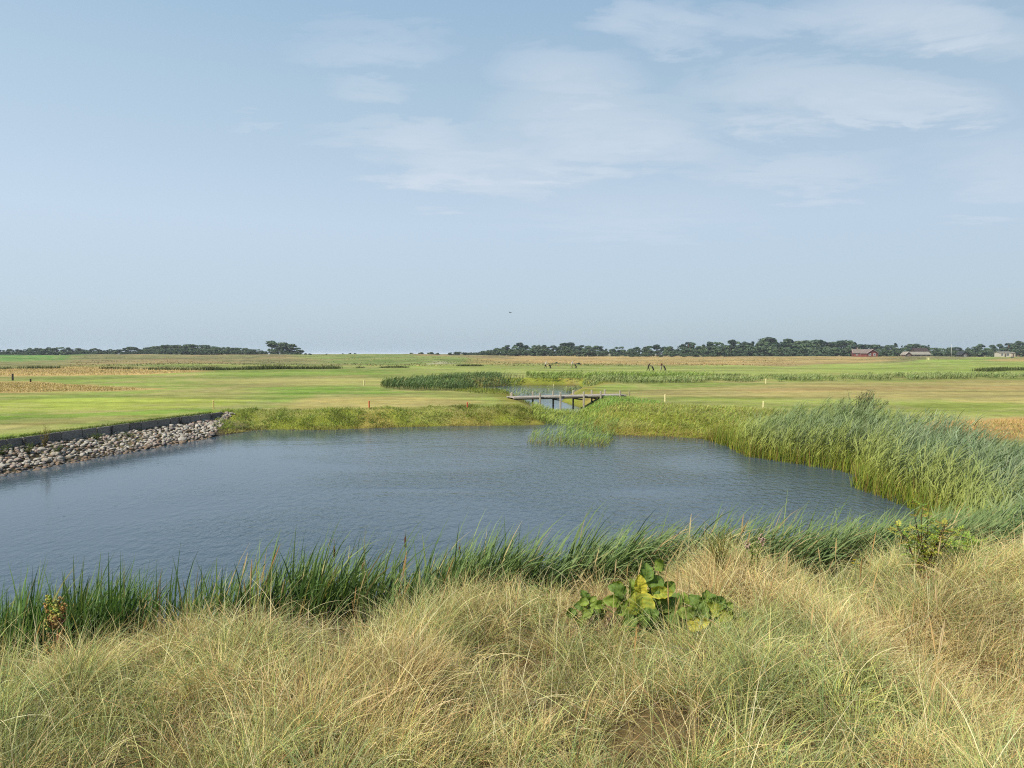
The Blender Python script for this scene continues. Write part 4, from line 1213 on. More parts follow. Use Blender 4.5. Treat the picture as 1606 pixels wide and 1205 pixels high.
# ------------------------------------------------------------------ houses in front of the wood
def gable_house(name, label, px, Y, L_, W_, eave, ridge, wallc, roofc, rz, zoff=0.0, chim=True, wins=(), winc=alb(238, 232, 220), over=0.5, door=None, barge=None):
    p = at_dist(px, Y)
    t_ = thing(name, label, 'house', (p[0], p[1], p[2] + zoff - 0.2), rz)
    m = MB(); x0, y0 = L_ / 2, W_ / 2
    m.add([(-x0, -y0, 0), (x0, -y0, 0), (x0, y0, 0), (-x0, y0, 0), (-x0, -y0, eave), (x0, -y0, eave), (x0, y0, eave), (-x0, y0, eave), (-x0, 0, ridge - .1), (x0, 0, ridge - .1)],
          [(0, 1, 5, 4), (2, 3, 7, 6), (1, 2, 6, 9, 5), (3, 0, 4, 8, 7), (4, 5, 9, 8), (6, 7, 8, 9)], tuple(wallc)); m.build('wall', M_PAINT, t_)
    r_ = MB(); sl = (ridge - eave) / y0
    for sg in (-1, 1):
        ye = (y0 + over) * sg; ze = eave - sl * over
        r_.add([(-x0 - over, ye, ze), (x0 + over, ye, ze), (x0 + over, 0, ridge), (-x0 - over, 0, ridge), (-x0 - over, ye, ze + .22), (x0 + over, ye, ze + .22), (x0 + over, 0, ridge + .25), (-x0 - over, 0, ridge + .25)],
               [(0, 1, 2, 3), (7, 6, 5, 4), (0, 4, 5, 1), (1, 5, 6, 2), (3, 7, 4, 0), (2, 6, 7, 3)], tuple(roofc))
    ro = r_.build('roof', M_ROOF, t_)
    if chim:
        c = MB(); c.box((-x0 * .35, 0, ridge + .5), (.7, .7, 1.5), None, tuple(alb(176, 150, 132)), .03); c.box((-x0 * .35, 0, ridge + 1.3), (.85, .85, .16), None, tuple(alb(150, 130, 118)), .02); c.build('chimney', M_PAINT, ro)
    if barge is not None:
        for xs in (-x0 - over - .06, x0 + over + .06):
            b_ = MB()
            for sg in (-1, 1): b_.tube([(xs, (y0 + over) * sg, eave - sl * over + .12), (xs, 0, ridge + .13)], .16, 4, tuple(barge))
            b_.build('bargeboard', M_PAINT, ro)
    for (face, u, z, ww, hh) in wins:
        if face == 'f': c, sz = (u, -y0 - .04, z), (ww, .10, hh)
        else: c, sz = (x0 + .04 if face == 'r' else -x0 - .04, u, z), (.10, ww, hh)
        f_ = MB(); f_.box(c, sz, None, tuple(winc), .02); fo = f_.build('window', M_PAINT, t_)
        g_ = MB(); d_ = .065
        cc = (c[0], c[1] - d_, c[2]) if face == 'f' else (c[0] + (d_ if face == 'r' else -d_), c[1], c[2])
        s2 = (ww * .62, .03, hh * .66) if face == 'f' else (.03, ww * .62, hh * .66)
        g_.box(cc, s2, None, tuple(alb(116, 128, 136)), .004); g_.build('pane', M_PAINT, fo)
    if door:
        d_ = MB(); d_.box((door[0], -y0 - .05, 1.1), (1.0, .08, 2.1), None, tuple(door[1]), .02); d_.build('door', M_PAINT, t_)
    return t_


RDW = alb(150, 78, 66)
gable_house('wooden_house', 'long red-brown wing of the house with pale windows and grey roof', 1348, 492, 9.5, 6.5, 2.8, 5.2, RDW, alb(150, 138, 128), -0.25, 0.2, True,
            [('f', -2.6, 1.7, 1.5, 1.5), ('f', 0.4, 1.7, 1.7, 1.5), ('f', 2.8, 1.7, 1.2, 1.3)], alb(226, 200, 190), barge=alb(216, 190, 182))
gable_house('wooden_house', 'red-brown gabled house front with two white windows', 1362.5, 486, 7, 8.4, 2.7, 5.3, RDW, alb(148, 134, 126), math.radians(-82), 0.2, False,
            [('r', -1.9, 1.7, 1.7, 1.7), ('r', 1.7, 1.7, 1.7, 1.7)], alb(246, 236, 226), barge=alb(224, 196, 190))
gable_house('long_house', 'low long building with a light grey roof at the wood edge', 1438, 500, 15, 7, 2.3, 4.0, alb(108, 96, 82), alb(168, 164, 148), -0.05, 0.2, False,
            [('f', -4, 1.4, 1.4, 1.0), ('f', 1, 1.4, 1.4, 1.0), ('f', 4.5, 1.4, 1.2, 1.0)], alb(150, 140, 120), door=(-1.5, alb(92, 78, 66)))
gable_house('dark_roofed_house', 'house with a dark brown roof behind the long grey-roofed building', 1441, 520, 11, 8, 3.4, 6.8, alb(92, 76, 68), alb(86, 74, 72), 0.1, 0.3, False, [('f', -2, 2.2, 1.3, 1.2), ('f', 2, 2.2, 1.3, 1.2)], alb(130, 120, 110))
gable_house('wooden_cabin', 'small pale-gabled cabin left of the long grey-roofed building', 1420.5, 494, 4, 4.5, 2.2, 3.9, alb(150, 120, 104), alb(176, 166, 152), math.radians(-80), 0.2, False, [('r', 0, 1.4, 1.1, 1.1)], alb(230, 214, 200), barge=alb(226, 214, 200))
gable_house('dark_hut', 'small dark roofed hut with a white front near the flagpole', 1508.5, 490, 5.5, 5.0, 2.0, 4.2, alb(90, 84, 80), alb(70, 74, 76), math.radians(-86), 0.25, False, [('r', 0.3, 1.2, 1.3, 1.4)], alb(240, 236, 230))
gable_house('white_house', 'white house with a flat grey roof at the right end of the wood', 1572, 492, 8, 6, 2.9, 3.6, alb(236, 226, 204), alb(156, 152, 140), -0.1, 0.3, False, [('f', -2.2, 1.6, 1.2, 1.4), ('f', 1.6, 1.6, 1.6, 1.4)], alb(140, 136, 128), 0.3, door=(0, alb(110, 100, 90)))
gable_house('white_annex', 'small cream annex right of the white house', 1582.5, 495, 5, 5, 2.4, 3.1, alb(230, 214, 186), alb(160, 154, 140), -0.1, 0.3, False, [('f', -0.8, 1.4, 1.0, 1.1)], alb(130, 124, 116), 0.25, door=(1.2, alb(120, 104, 90)))

p = at_dist(1491.5, 486)
t_ = thing('flagpole', 'tall thin white flagpole in front of the wood', 'flagpole', tuple(p))
m = MB(); m.tube([(0, 0, -.2), (0, 0, 9.6)], [.14, .08], 10, tuple(alb(232, 230, 222))); m.build('pole', M_PAINT, t_, True)
m = MB(); m.ball((0, 0, 9.7), .16, tuple(alb(220, 200, 120))); m.build('finial', M_PAINT, t_, True)
p = at_ground(1453.5, 571.5)
t_ = thing('golf_flag', 'pale yellow flag on a stick on the distant green', 'golf flag', tuple(p))
hf = 11.0 / F * p[1]
m = MB(); m.tube([(0, 0, -.1), (0, 0, hf)], .05, 8, tuple(alb(226, 220, 140))); m.build('stick', M_PAINT, t_, True)
m = MB(); nx_ = 7
vs_ = []
for i in range(nx_):
    for zz_ in (0, 1):
        for ss in (-.012, .012): vs_.append((i / (nx_ - 1) * .95, math.sin(i * 1.1) * .07 + ss, hf - .05 - zz_ * .75 - i * .02))
fs_ = []
for i in range(nx_ - 1):
    a_ = i * 4; b_ = a_ + 4
    fs_ += [(a_, b_, b_ + 2, a_ + 2), (a_ + 1, a_ + 3, b_ + 3, b_ + 1), (a_, a_ + 1, b_ + 1, b_), (a_ + 2, b_ + 2, b_ + 3, a_ + 3)]
fs_ += [(0, 2, 3, 1), (nx_ * 4 - 4, nx_ * 4 - 3, nx_ * 4 - 1, nx_ * 4 - 2)]
m.add(vs_, fs_, tuple(alb(238, 236, 170))); m.build('cloth', M_CLOTH, t_)

# ------------------------------------------------------------------ a bird on the wing
d = ray(800.5, 490.8); p = CAM + d * (95 / d[1])
t_ = thing('bird', 'small dark bird gliding in the empty sky', 'bird', tuple(p), 2.4)
bm = bmesh.new(); DK = tuple(alb(46, 46, 50))
m = MB(); m.tube([(-.20, 0, 0), (-.13, 0, .01), (-.04, 0, .005), (.06, 0, 0), (.12, 0, .025), (.165, 0, .03), (.19, 0, .03), (.215, 0, .025)], [.012, .035, .05, .045, .03, .032, .022, .004], 10, DK)
m.build('body', M_CLOTH, t_, True)
for sg in (1, -1):
    m = MB(); pr = [(.05, .03), (.085, .12), (.07, .22), (.0, .34), (-.03, .30), (-.04, .2), (-.05, .1), (-.06, .03)]
    dz = lambda y: .35 * y if sg > 0 else .20 * y
    vs_ = [(x_, y_ * sg, .02 + dz(y_)) for x_, y_ in pr] + [(x_, y_ * sg, .012 + dz(y_)) for x_, y_ in pr]; n = len(pr)
    m.add(vs_, [tuple(range(n)), tuple(range(2 * n - 1, n - 1, -1))] + [(i, i + n, (i + 1) % n + n, (i + 1) % n) for i in range(n)], DK); m.build('wing', M_CLOTH, t_)
m = MB(); m.add([(-.17, -.02, .004), (-.17, .02, .004), (-.30, .06, 0), (-.31, 0, 0), (-.30, -.06, 0), (-.17, -.02, -.004), (-.17, .02, -.004), (-.30, .06, -.006), (-.31, 0, -.006), (-.30, -.06, -.006)],
                [(0, 1, 2, 3, 4), (9, 8, 7, 6, 5), (0, 5, 6, 1), (1, 6, 7, 2), (2, 7, 8, 3), (3, 8, 9, 4), (4, 9, 5, 0)], DK); m.build('tail', M_CLOTH, t_)

# ------------------------------------------------------------------ trees
def crown(lobes, nq, size, pal, seed, squash=0.85):
    rs = np.random.default_rng(seed)
    V = []; Cc = []
    vol = np.array([l[3] ** 2 for l in lobes]); cnt = np.maximum(12, (nq * vol / vol.sum()).astype(int))
    for (x, y, z, r), k in zip(lobes, cnt):
        d = rs.normal(0, 1, (k, 3)); d /= np.linalg.norm(d, axis=1)[:, None]
        d[:, 2] = np.where(d[:, 2] < -0.5, -d[:, 2], d[:, 2])
        rad = r * rs.uniform(0.55, 1.12, k)
        c = np.stack([x + d[:, 0] * rad, y + d[:, 1] * rad, z + d[:, 2] * rad * squash], 1)
        nrm = d + rs.normal(0, 0.55, (k, 3)); nrm /= np.linalg.norm(nrm, axis=1)[:, None]
        t1 = np.cross(nrm, rs.normal(0, 1, (k, 3))); t1 /= np.linalg.norm(t1, axis=1)[:, None]; t2 = np.cross(nrm, t1)
        s = size * rs.uniform(0.5, 1.3, k)[:, None]; e = rs.uniform(0.5, 1.0, k)[:, None]
        q = np.stack([c - t1 * s - t2 * s * e * .6, c + t1 * s * .7 - t2 * s * e, c + t1 * s + t2 * s * e * .7, c - t1 * s * .6 + t2 * s * e], 1)
        V.append(q.reshape(-1, 3))
        base = np.array(pal[rs.integers(len(pal))]) * rs.uniform(0.85, 1.2)
        cc = base * rs.uniform(0.75, 1.3, (k, 1)); Cc.append(np.repeat(cc, 4, axis=0))
    V = np.concatenate(V); Cc = np.clip(np.concatenate(Cc), 0, 1)
    return V, np.arange(len(V)).reshape(-1, 4), Cc


def tree_proto(kind, seed):
    """10 m tall, base at the origin; returns (trunk mesh, crown mesh)"""
    rs = random.Random(seed); tr = MB(); lobes = []
    if kind == 'pine':
        lean = rs.uniform(-.5, .5); tr.tube([(0, 0, -.3), (.1, 0, 3), (lean * .6, .1, 6.5), (lean, .1, 9)], [.26, .22, .15, .05], 8, tuple(alb(132, 92, 68)))
        for k in range(13):
            z = rs.uniform(4.0, 9.3); w_ = 2.5 * math.sin(min(1, (10.2 - z) / 4.5) * PI * .62); a_ = rs.uniform(0, 6.28); r_ = rs.uniform(.2, .75) * w_
            lobes.append((lean * z / 9 + math.cos(a_) * r_, math.sin(a_) * r_, z, rs.uniform(.7, 1.25)))
            tr.tube([(lean * .5, 0, z - 1.2), lobes[-1][:3]], [.07, .03], 5, tuple(alb(120, 88, 66)), False)
        pal = [alb(84, 108, 84), alb(72, 96, 78), alb(98, 120, 88), alb(88, 106, 94)]; n, s = 760, .42
    elif kind == 'broad':
        tr.tube([(0, 0, -.3), (0.1, 0, 2.2), (.2, .1, 5)], [.3, .24, .12], 8, tuple(alb(110, 96, 82)))
        for k in range(17):
            z = rs.uniform(1.8, 8.7); w_ = 3.2 * math.sqrt(max(.05, 1 - ((z - 4.8) / 4.6) ** 2)); a_ = rs.uniform(0, 6.28); r_ = rs.uniform(.3, .8) * w_
            lobes.append((math.cos(a_) * r_, math.sin(a_) * r_, z, rs.uniform(1.0, 1.7)))
            tr.tube([(.1, 0, min(z * .5, 4)), lobes[-1][:3]], [.08, .03], 5, tuple(alb(104, 92, 78)), False)
        pal = [alb(102, 128, 88), alb(90, 116, 82), alb(120, 140, 96), alb(108, 130, 102)]; n, s = 900, .42
    elif kind == 'cone':
        tr.tube([(0, 0, -.3), (0, 0, 5), (0, 0, 9.6)], [.24, .15, .03], 8, tuple(alb(112, 88, 70)))
        for k in range(20):
            z = rs.uniform(1.2, 9.5); w_ = .25 + 2.1 * (1 - z / 10.2); a_ = rs.uniform(0, 6.28); r_ = rs.uniform(.2, .8) * w_
            lobes.append((math.cos(a_) * r_, math.sin(a_) * r_, z, rs.uniform(.45, .95)))
            tr.tube([(0, 0, z), lobes[-1][:3]], [.05, .02], 5, tuple(alb(104, 84, 68)), False)
        pal = [alb(74, 98, 76), alb(66, 88, 72), alb(88, 110, 80)]; n, s = 760, .36
    else:        # bush, 10 units tall and wide
        for k in range(5):
            a_ = k * 1.26; tr.tube([(0, 0, -.3), (math.cos(a_) * 2, math.sin(a_) * 2, 3.5), (math.cos(a_) * 4, math.sin(a_) * 4, 6)], [.3, .2, .08], 6, tuple(alb(110, 98, 82)))
        for k in range(18):
            z = rs.uniform(1.2, 7.6); w_ = 7.5 * math.sqrt(max(.05, 1 - (z / 9.5) ** 2)); a_ = rs.uniform(0, 6.28); r_ = rs.uniform(.1, .85) * w_
            lobes.append((math.cos(a_) * r_, math.sin(a_) * r_, z, rs.uniform(1.8, 2.9)))
        pal = [alb(100, 122, 88), alb(86, 108, 80), alb(112, 128, 96)]; n, s = 800, .75
    V, Q, c = crown(lobes, n, s, [p * 1.0 for p in pal], seed)
    to = tr.build('trunk', M_BARK); tm_ = to.data; bpy.data.objects.remove(to)
    return tm_, mesh_np('crown', V, Q, M_TREE, c, False)


PROT = {k: [tree_proto(k, 100 * i + j) for j in range(4)] for i, k in enumerate(('pine', 'broad', 'cone', 'bush'))}
NAMES = {'pine': 'pine_tree', 'broad': 'broadleaf_tree', 'cone': 'conifer_tree', 'bush': 'bush'}
WORDS = {'pine': 'dark round-topped pine', 'broad': 'rounded grey green broadleaf tree', 'cone': 'dark pointed conifer', 'bush': 'low grey green bush'}
FIRST = {}


def plant_tree(kind, px, Y, top_py, where, group, wid=1.0, var=None, label=None):
    p = at_dist(px, Y)
    h = CAM[2] + (555.5 - top_py) / F * Y - p[2]
    if h < 0.5: h = 0.5
    v = random.randrange(4) if var is None else var
    s = h / (9.6 if kind != 'bush' else 8.6)
    sw = s * wid
    tm_, cm_ = PROT[kind][v]
    r = bpy.data.objects.new(NAMES[kind], None); r.empty_display_size = .5; C.objects.link(r)
    r.location = (p[0], p[1], p[2] - 0.15); r.rotation_euler = (0, 0, random.uniform(0, 6.28)); r.scale = (sw, sw, s)
    link('trunk', tm_, r); link('crown', cm_, r)
    tag(r, label or f'{WORDS[kind]} {where}', 'bush' if kind == 'bush' else 'tree', group)


SIL = ([735, 755, 775, 800, 830, 865, 900, 935, 955, 985, 1010, 1050, 1080, 1110, 1150, 1200, 1230, 1265, 1300, 1330, 1350, 1400, 1440, 1475, 1500, 1530, 1560, 1580, 1606, 1700],
       [553, 552, 545, 541.5, 541, 540.5, 540.5, 544, 546, 547, 545, 541.5, 540, 538, 537, 534.5, 534, 536, 535, 537.5, 541.5, 541.5, 541, 545, 546, 542.5, 544, 541, 538, 538])


def seg_name(px):
    for a_, n_ in ((880, 'at the wood left end'), (1010, 'behind the footbridge'), (1150, 'right of the four golfers'),
                   (1325, 'in the tallest stretch of wood'), (1395, 'behind the red-brown house'), (1465, 'behind the long grey-roofed building'), (1535, 'around the flagpole'), (9999, 'around the white house')):
        if px < a_: return n_


random.seed(21)
for (Y, step, frac, kinds, wts, jit) in ((640, 9.5, 1.0, ('pine', 'cone', 'broad'), (5, 2, 3), 2.2), (590, 10, 0.74, ('broad', 'pine', 'cone'), (6, 3, 1), 3.0), (548, 9.0, 0.50, ('broad', 'bush'), (3, 4), 2.5)):
    px = 738.0
    while px < 1680:
        k = random.choices(kinds, wts)[0]
        t = float(np.interp(px, *SIL)); base = 558.5
        tp = base - (base - t) * frac * random.uniform(0.80, 1.20)
        if px < 775: k = 'bush' if frac < 1 else 'broad'
        if not (Y < 560 and (1335 < px < 1375 or 1415 < px < 1460 or 1565 < px < 1590)):
            row = {640: 'back row', 590: 'middle row', 548: 'front row'}[Y]
            plant_tree(k, px + random.uniform(-jit, jit), Y + random.uniform(-12, 12), tp, f'{seg_name(px)}, {row}', f'{WORDS[k]}s {seg_name(px)}, {row}', random.uniform(0.9, 1.3) if k == 'cone' else random.uniform(1.4, 2.1) if k != 'bush' else random.uniform(1.1, 1.6))
        px += step * random.uniform(0.75, 1.25)
# low bushes along the foot of the wood and out on the heath
for px in np.arange(985, 1340, 17):
    plant_tree('bush', px + random.uniform(-6, 6), 520 + random.uniform(-6, 6), 555.5 + random.uniform(-1.2, 1.2), 'along the foot of the far wood', 'bushes along the foot of the far wood', random.uniform(1.2, 1.9))
for px, tp, w_ in ((645, 553.6, 2.0), (660, 552.8, 2.0), (675, 552.6, 2.2), (686, 553.8, 1.8)):
    plant_tree('bush', px, 600, tp, 'in the small clump on the open horizon', 'bushes in the small clump on the open horizon', w_)
for px, tp, w_ in ((706, 553.2, 1.8), (718, 552.2, 2.0), (729, 552.8, 2.0), (742, 553.4, 2.0), (755, 551.5, 1.8)):
    plant_tree('bush', px, 600, tp, 'in the clump joining the left end of the wood', 'bushes in the clump joining the left end of the wood', w_)
for px, tp in ((538, 554.3), (549, 553.8), (557, 554.0), (512, 554.8)):
    plant_tree('bush', px, 590, tp, 'scattered right of the wind-shaped grove', 'bushes scattered right of the wind-shaped grove', 1.6)
plant_tree('bush', 1587, 430, 559.5, '', None, 1.4, None, 'small dark bush alone in the dry grass below the white house')
plant_tree('bush', 873, 230, 567.5, '', None, 1.2, None, 'small dark bush in the tan rough behind the golfers')
plant_tree('bush', 907, 225, 568.6, '', None, 1.5, None, 'low olive bush just right of the golfer in pale trousers')
# the low wood on the left horizon
px = -90.0
while px < 226:
    t = float(np.interp(px, [-90, 0, 20, 60, 100, 150, 180, 205, 226], [546, 548, 548.5, 545.5, 546, 547, 549.5, 545, 546]))
    plant_tree(random.choices(('pine', 'broad'), (3, 2))[0], px, 560 + random.uniform(-10, 25), 557.5 - (557.5 - t) * random.uniform(0.8, 1.15), 'in the low wood on the left horizon', 'trees in the low wood on the left horizon', random.uniform(1.6, 2.2))
    px += random.uniform(5.0, 8.0)
for px in np.arange(-90, 228, 8.5):
    plant_tree('bush', px + random.uniform(-3, 3), 548, 551.6 + random.uniform(-.8, .8), 'along the foot of the left low wood', 'bushes along the foot of the left low wood', random.uniform(1.3, 1.8))
px = 222.0
while px < 415:                      # an even-topped plantation on a rise
    t = float(np.interp(px, [222, 240, 262, 285, 320, 350, 375, 400, 415], [547.5, 543.5, 540.5, 540, 541.5, 543.5, 546, 548, 549]))
    for Y, f_ in ((585, 1.0), (560, 0.68)):
        plant_tree('broad', px + random.uniform(-2, 2), Y, 557 - (557 - t) * f_ * random.uniform(0.94, 1.04), f'in the even-topped plantation, {"rear" if Y > 570 else "front"} row', f'trees of the even-topped plantation, {"rear" if Y > 570 else "front"} row', random.uniform(1.7, 2.2))
    px += random.uniform(6, 8)
px = 205.0
while px < 492:
    plant_tree('bush', px, 535 + random.uniform(-4, 4), float(np.interp(px, [205, 240, 440, 492], [553.2, 550.5, 551.5, 554.5])) + random.uniform(-.5, .5), 'in the grey green hedge below the plantation', 'bushes of the grey green hedge below the plantation', random.uniform(0.95, 1.4))
    px += random.uniform(6, 9)
for px, tp, w_, v_, wh in ((428, 534.5, 1.5, 0, 'tallest tree at the left end of the wind-shaped grove'), (443, 535.5, 1.6, 1, 'second tree of the wind-shaped grove, beside the tallest'), (457, 540, 1.8, 2, 'third, lower tree of the wind-shaped grove'), (469, 545.5, 2.0, 3, 'lowest tree at the right end of the wind-shaped grove')):
    plant_tree('broad', px, 545, tp, '', 'trees of the wind-shaped grove', w_, v_, wh)


# ------------------------------------------------------------------ plants near the camera
def leaf_mesh(L_, W_, c, edge, vein, cup, droop, fold, rip, seed, heart=0.16, nu=25, nv=37):
    rs = np.random.default_rng(seed)
    u = np.linspace(-1, 1, nu); v = np.linspace(0, 1, nv)
    U, Vv = np.meshgrid(u, v, indexing='ij')
    wd_ = np.sin(PI * np.clip(Vv, 0, 1) ** 0.66) ** 0.58 + 0.015
    x = U * W_ * wd_
    ang = 0.45 * cup * np.abs(U) ** 1.5 * wd_
    y = Vv * L_ - heart * L_ * np.abs(U) ** 1.6 * np.clip(1 - Vv * 2.2, 0, 1)
    z = np.sin(ang) * np.abs(x) * 0.9 + rip * L_ * np.sin(Vv * 17 + seed) * np.abs(U) ** 2 * wd_ + 0.05 * L_ * np.sin(U * 4 + seed * 1.7) * np.sin(Vv * 6 + seed) + rs.normal(0, 0.004 * L_, U.shape)
    x = x * np.cos(ang * 0.8) * (1 + 0.06 * np.sin(Vv * 23 + seed) * np.abs(U) ** 3)
    gv = np.maximum(np.exp(-(U / 0.07) ** 2), np.exp(-((np.abs(((Vv * 5.5 - np.abs(U) * 1.5) % 1) - 0.5)) / 0.16) ** 2) * 0.8)
    z = z - 0.022 * L_ * gv * wd_
    z = z + 0.5 * fold * np.abs(x)
    th_ = droop * Vv
    y2 = np.where(np.abs(droop) < 1e-3, y, np.sin(th_) / max(abs(droop), 1e-3) * np.sign(droop) * L_) + (y - Vv * L_)
    z2 = z - (1 - np.cos(th_)) / max(abs(droop), 1e-3) * np.sign(droop) * L_
    P = np.stack([x, y2, z2], 2)
    e = np.clip((np.abs(U) - 0.62) / 0.38, 0, 1) ** 1.5 * rs.uniform(0.6, 1.0)
    vn = gv
    bl = fbm(U * 2 + seed, Vv * 3, 2)[..., None]
    col_ = c * (0.85 + 0.3 * bl)
    col_ = col_ * (1 - e[..., None]) + edge * e[..., None]
    col_ = col_ * (1 - 0.55 * vn[..., None]) + vein * 0.55 * vn[..., None]
    id_ = np.arange(nu * nv).reshape(nu, nv)
    Q = np.stack([id_[:-1, :-1], id_[1:, :-1], id_[1:, 1:], id_[:-1, 1:]], 2).reshape(-1, 4)
    return P.reshape(-1, 3), Q, np.clip(col_.reshape(-1, 3), 0, 1)


GRN, YLG, YEL, DKG = alb(134, 156, 68) * 1.45, alb(160, 174, 72) * 1.35, alb(226, 212, 78) * 1.5, alb(110, 136, 62) * 1.4


def big_plant(name, label, cat, ctr, leaves, group=None):
    """leaves: (px, py, dy, length, width, heading deg of the tip in the picture plane (90 = up), tip towards the camera deg, kind, cup, droop, fold)"""
    base = Vector((ctr[0], ctr[1], H1(ctr[0], ctr[1]) - 0.03))
    t_ = thing(name, label, cat, tuple(base), 0, group)
    rl = random.Random(len(leaves))
    extra = [(px + rl.uniform(-26, 26), py + rl.uniform(-6, 34), dy + rl.uniform(-.05, .1), L_ * rl.uniform(.5, .75), W_ * rl.uniform(.5, .75), hd + rl.uniform(-70, 70), tow + rl.uniform(-15, 30), rl.choice('ngmdd' if kd != 'd' else 'ngmd'), cup * 1.3, dr * 1.4, fo) for (px, py, dy, L_, W_, hd, tow, kd, cup, dr, fo) in leaves + leaves]
    for i, (px, py, dy, L_, W_, hd, tow, kd, cup, dr, fo) in enumerate([(a_, b_, c_, d_ * .80, e_ * .80, *r_) for (a_, b_, c_, d_, e_, *r_) in leaves] + extra):
        Y = ctr[1] + dy; px = px + 14
        c3 = Vector(((px - CX) / F * Y, Y, CAM[2] - (py - 555.5) / F * Y)) - base
        c, e, vn = {'n': (GRN * 1.1, YLG, YLG), 'g': (GRN, GRN * 1.1, YLG), 'y': (YLG, YEL, YEL), 'm': (YLG * 0.9, YLG, YEL * .9), 'd': (DKG, DKG * 1.15, GRN), 'Y': (YEL * .9, YEL, YLG)}[kd]
        V, Q, cc = leaf_mesh(L_ * 0.98, W_ * 0.50, np.array(c), np.array(e), np.array(vn), cup, dr, fo, 0.045, i + 3)
        a_ = math.radians(hd); b_ = math.radians(tow)
        yv = Vector((math.cos(a_) * math.cos(b_), -math.sin(b_), math.sin(a_) * math.cos(b_))).normalized()
        zv = Vector((0.25 * math.cos(i * 2.1), -1, 0.45)); zv = (zv - yv * zv.dot(yv)).normalized(); xv = yv.cross(zv)
        M = np.array([[xv.x, yv.x, zv.x], [xv.y, yv.y, zv.y], [xv.z, yv.z, zv.z]])
        V = V - np.array((0, L_ * 0.48, 0))
        W = V @ M.T + np.array(c3)
        link('leaf', mesh_np('leaf', W, Q, M_LEAF, cc), t_)
        st = Vector(W[(25 // 2) * 37]); b0 = Vector((st.x * .25, st.y * .3, 0.0))
        m = MB(); m.tube([b0, b0.lerp(st, .5) + Vector((0, 0.02, 0.06)), st], [.011, .009, .006], 6, tuple(alb(150, 160, 84))); m.build('stalk', M_LEAF, t_, True)
    return t_


big_plant('butterbur_plant', 'big-leaved plant with heart-shaped yellow-veined leaves in the dry grass', 'plant', p_burdock, [
    (1004, 897, .10, .24, .20, 70, -10, 'd', 1.2, 1.2, .3), (993, 920, -.02, .22, .17, 95, 10, 'Y', .9, .3, .35), (986, 950, -.06, .26, .23, 100, 5, 'm', .7, .5, .2),
    (1001, 962, -.16, .31, .26, -78, 25, 'y', .8, .5, .15), (1030, 935, -.02, .24, .17, 10, 20, 'y', 1.4, .5, .6), (1022, 916, .08, .24, .20, 40, 0, 'd', 1.0, 1.3, .4),
    (956, 929, .05, .22, .18, 140, 10, 'd', 1.0, .9, .4), (947, 948, 0, .20, .16, 165, 20, 'g', .8, .8, .3), (1032, 954, .0, .24, .22, -30, 35, 'g', .6, .8, .2), (968, 962, .02, .22, .19, 200, 25, 'g', .8, .6, .3),
    (1012, 985, -.12, .22, .2, -60, 50, 'd', .6, .6, .2), (975, 985, -.08, .22, .18, 230, 40, 'd', .7, .6, .2), (1042, 925, .14, .2, .16, 30, 0, 'g', 1.0, 1.0, .4), (1018, 940, .12, .26, .22, 60, -20, 'd', .8, .8, .3),
    (1045, 975, -.02, .2, .18, -40, 40, 'd', .8, .6, .2)])
big_plant('butterbur_plant', 'wider big-leaved plant with one bright yellow cupped leaf', 'plant', p_burdock_r, [
    (1088, 985, -.14, .25, .18, 25, 30, 'Y', 1.4, .5, .4), (1066, 968, -.05, .22, .18, 160, 20, 'g', .9, .7, .3), (1083, 950, .05, .24, .2, 130, 10, 'd', .9, 1.1, .4), (1100, 944, .08, .24, .2, 60, 0, 'g', 1.0, 1.1, .4),
    (1112, 962, .0, .24, .2, 20, 15, 'm', .9, .8, .3), (1122, 950, .06, .22, .18, 30, 0, 'd', 1.0, 1.0, .3), (1074, 990, -.08, .22, .18, 210, 40, 'd', .7, .6, .2), (1112, 988, -.06, .22, .18, -30, 35, 'd', .7, .6, .2),
    (1098, 1000, -.12, .2, .18, -80, 45, 'g', .7, .5, .2), (1132, 972, -.02, .2, .16, 10, 10, 'm', 1.0, .8, .4), (1150, 985, -.04, .2, .16, 60, 10, 'y', 1.1, .7, .5), (1160, 1004, -.08, .22, .17, 20, 20, 'm', 1.0, .7, .4),
    (1146, 1006, -.1, .2, .18, -50, 40, 'g', .8, .5, .2), (1092, 966, -.02, .24, .2, 80, 10, 'd', .9, .6, .3)])
big_plant('butterbur_plant', 'small dull green big-leaved plant left of the taller one', 'plant', p_burdock_l, [
    (905, 940, .02, .17, .14, 110, 10, 'd', .9, .8, .3), (916, 950, -.02, .18, .15, 60, 15, 'g', .8, .7, .3), (898, 956, -.03, .17, .14, 170, 20, 'd', .8, .6, .3), (922, 962, -.06, .17, .14, -20, 25, 'd', .8, .6, .2), (908, 968, -.08, .17, .15, 240, 30, 'g', .8, .5, .2)])


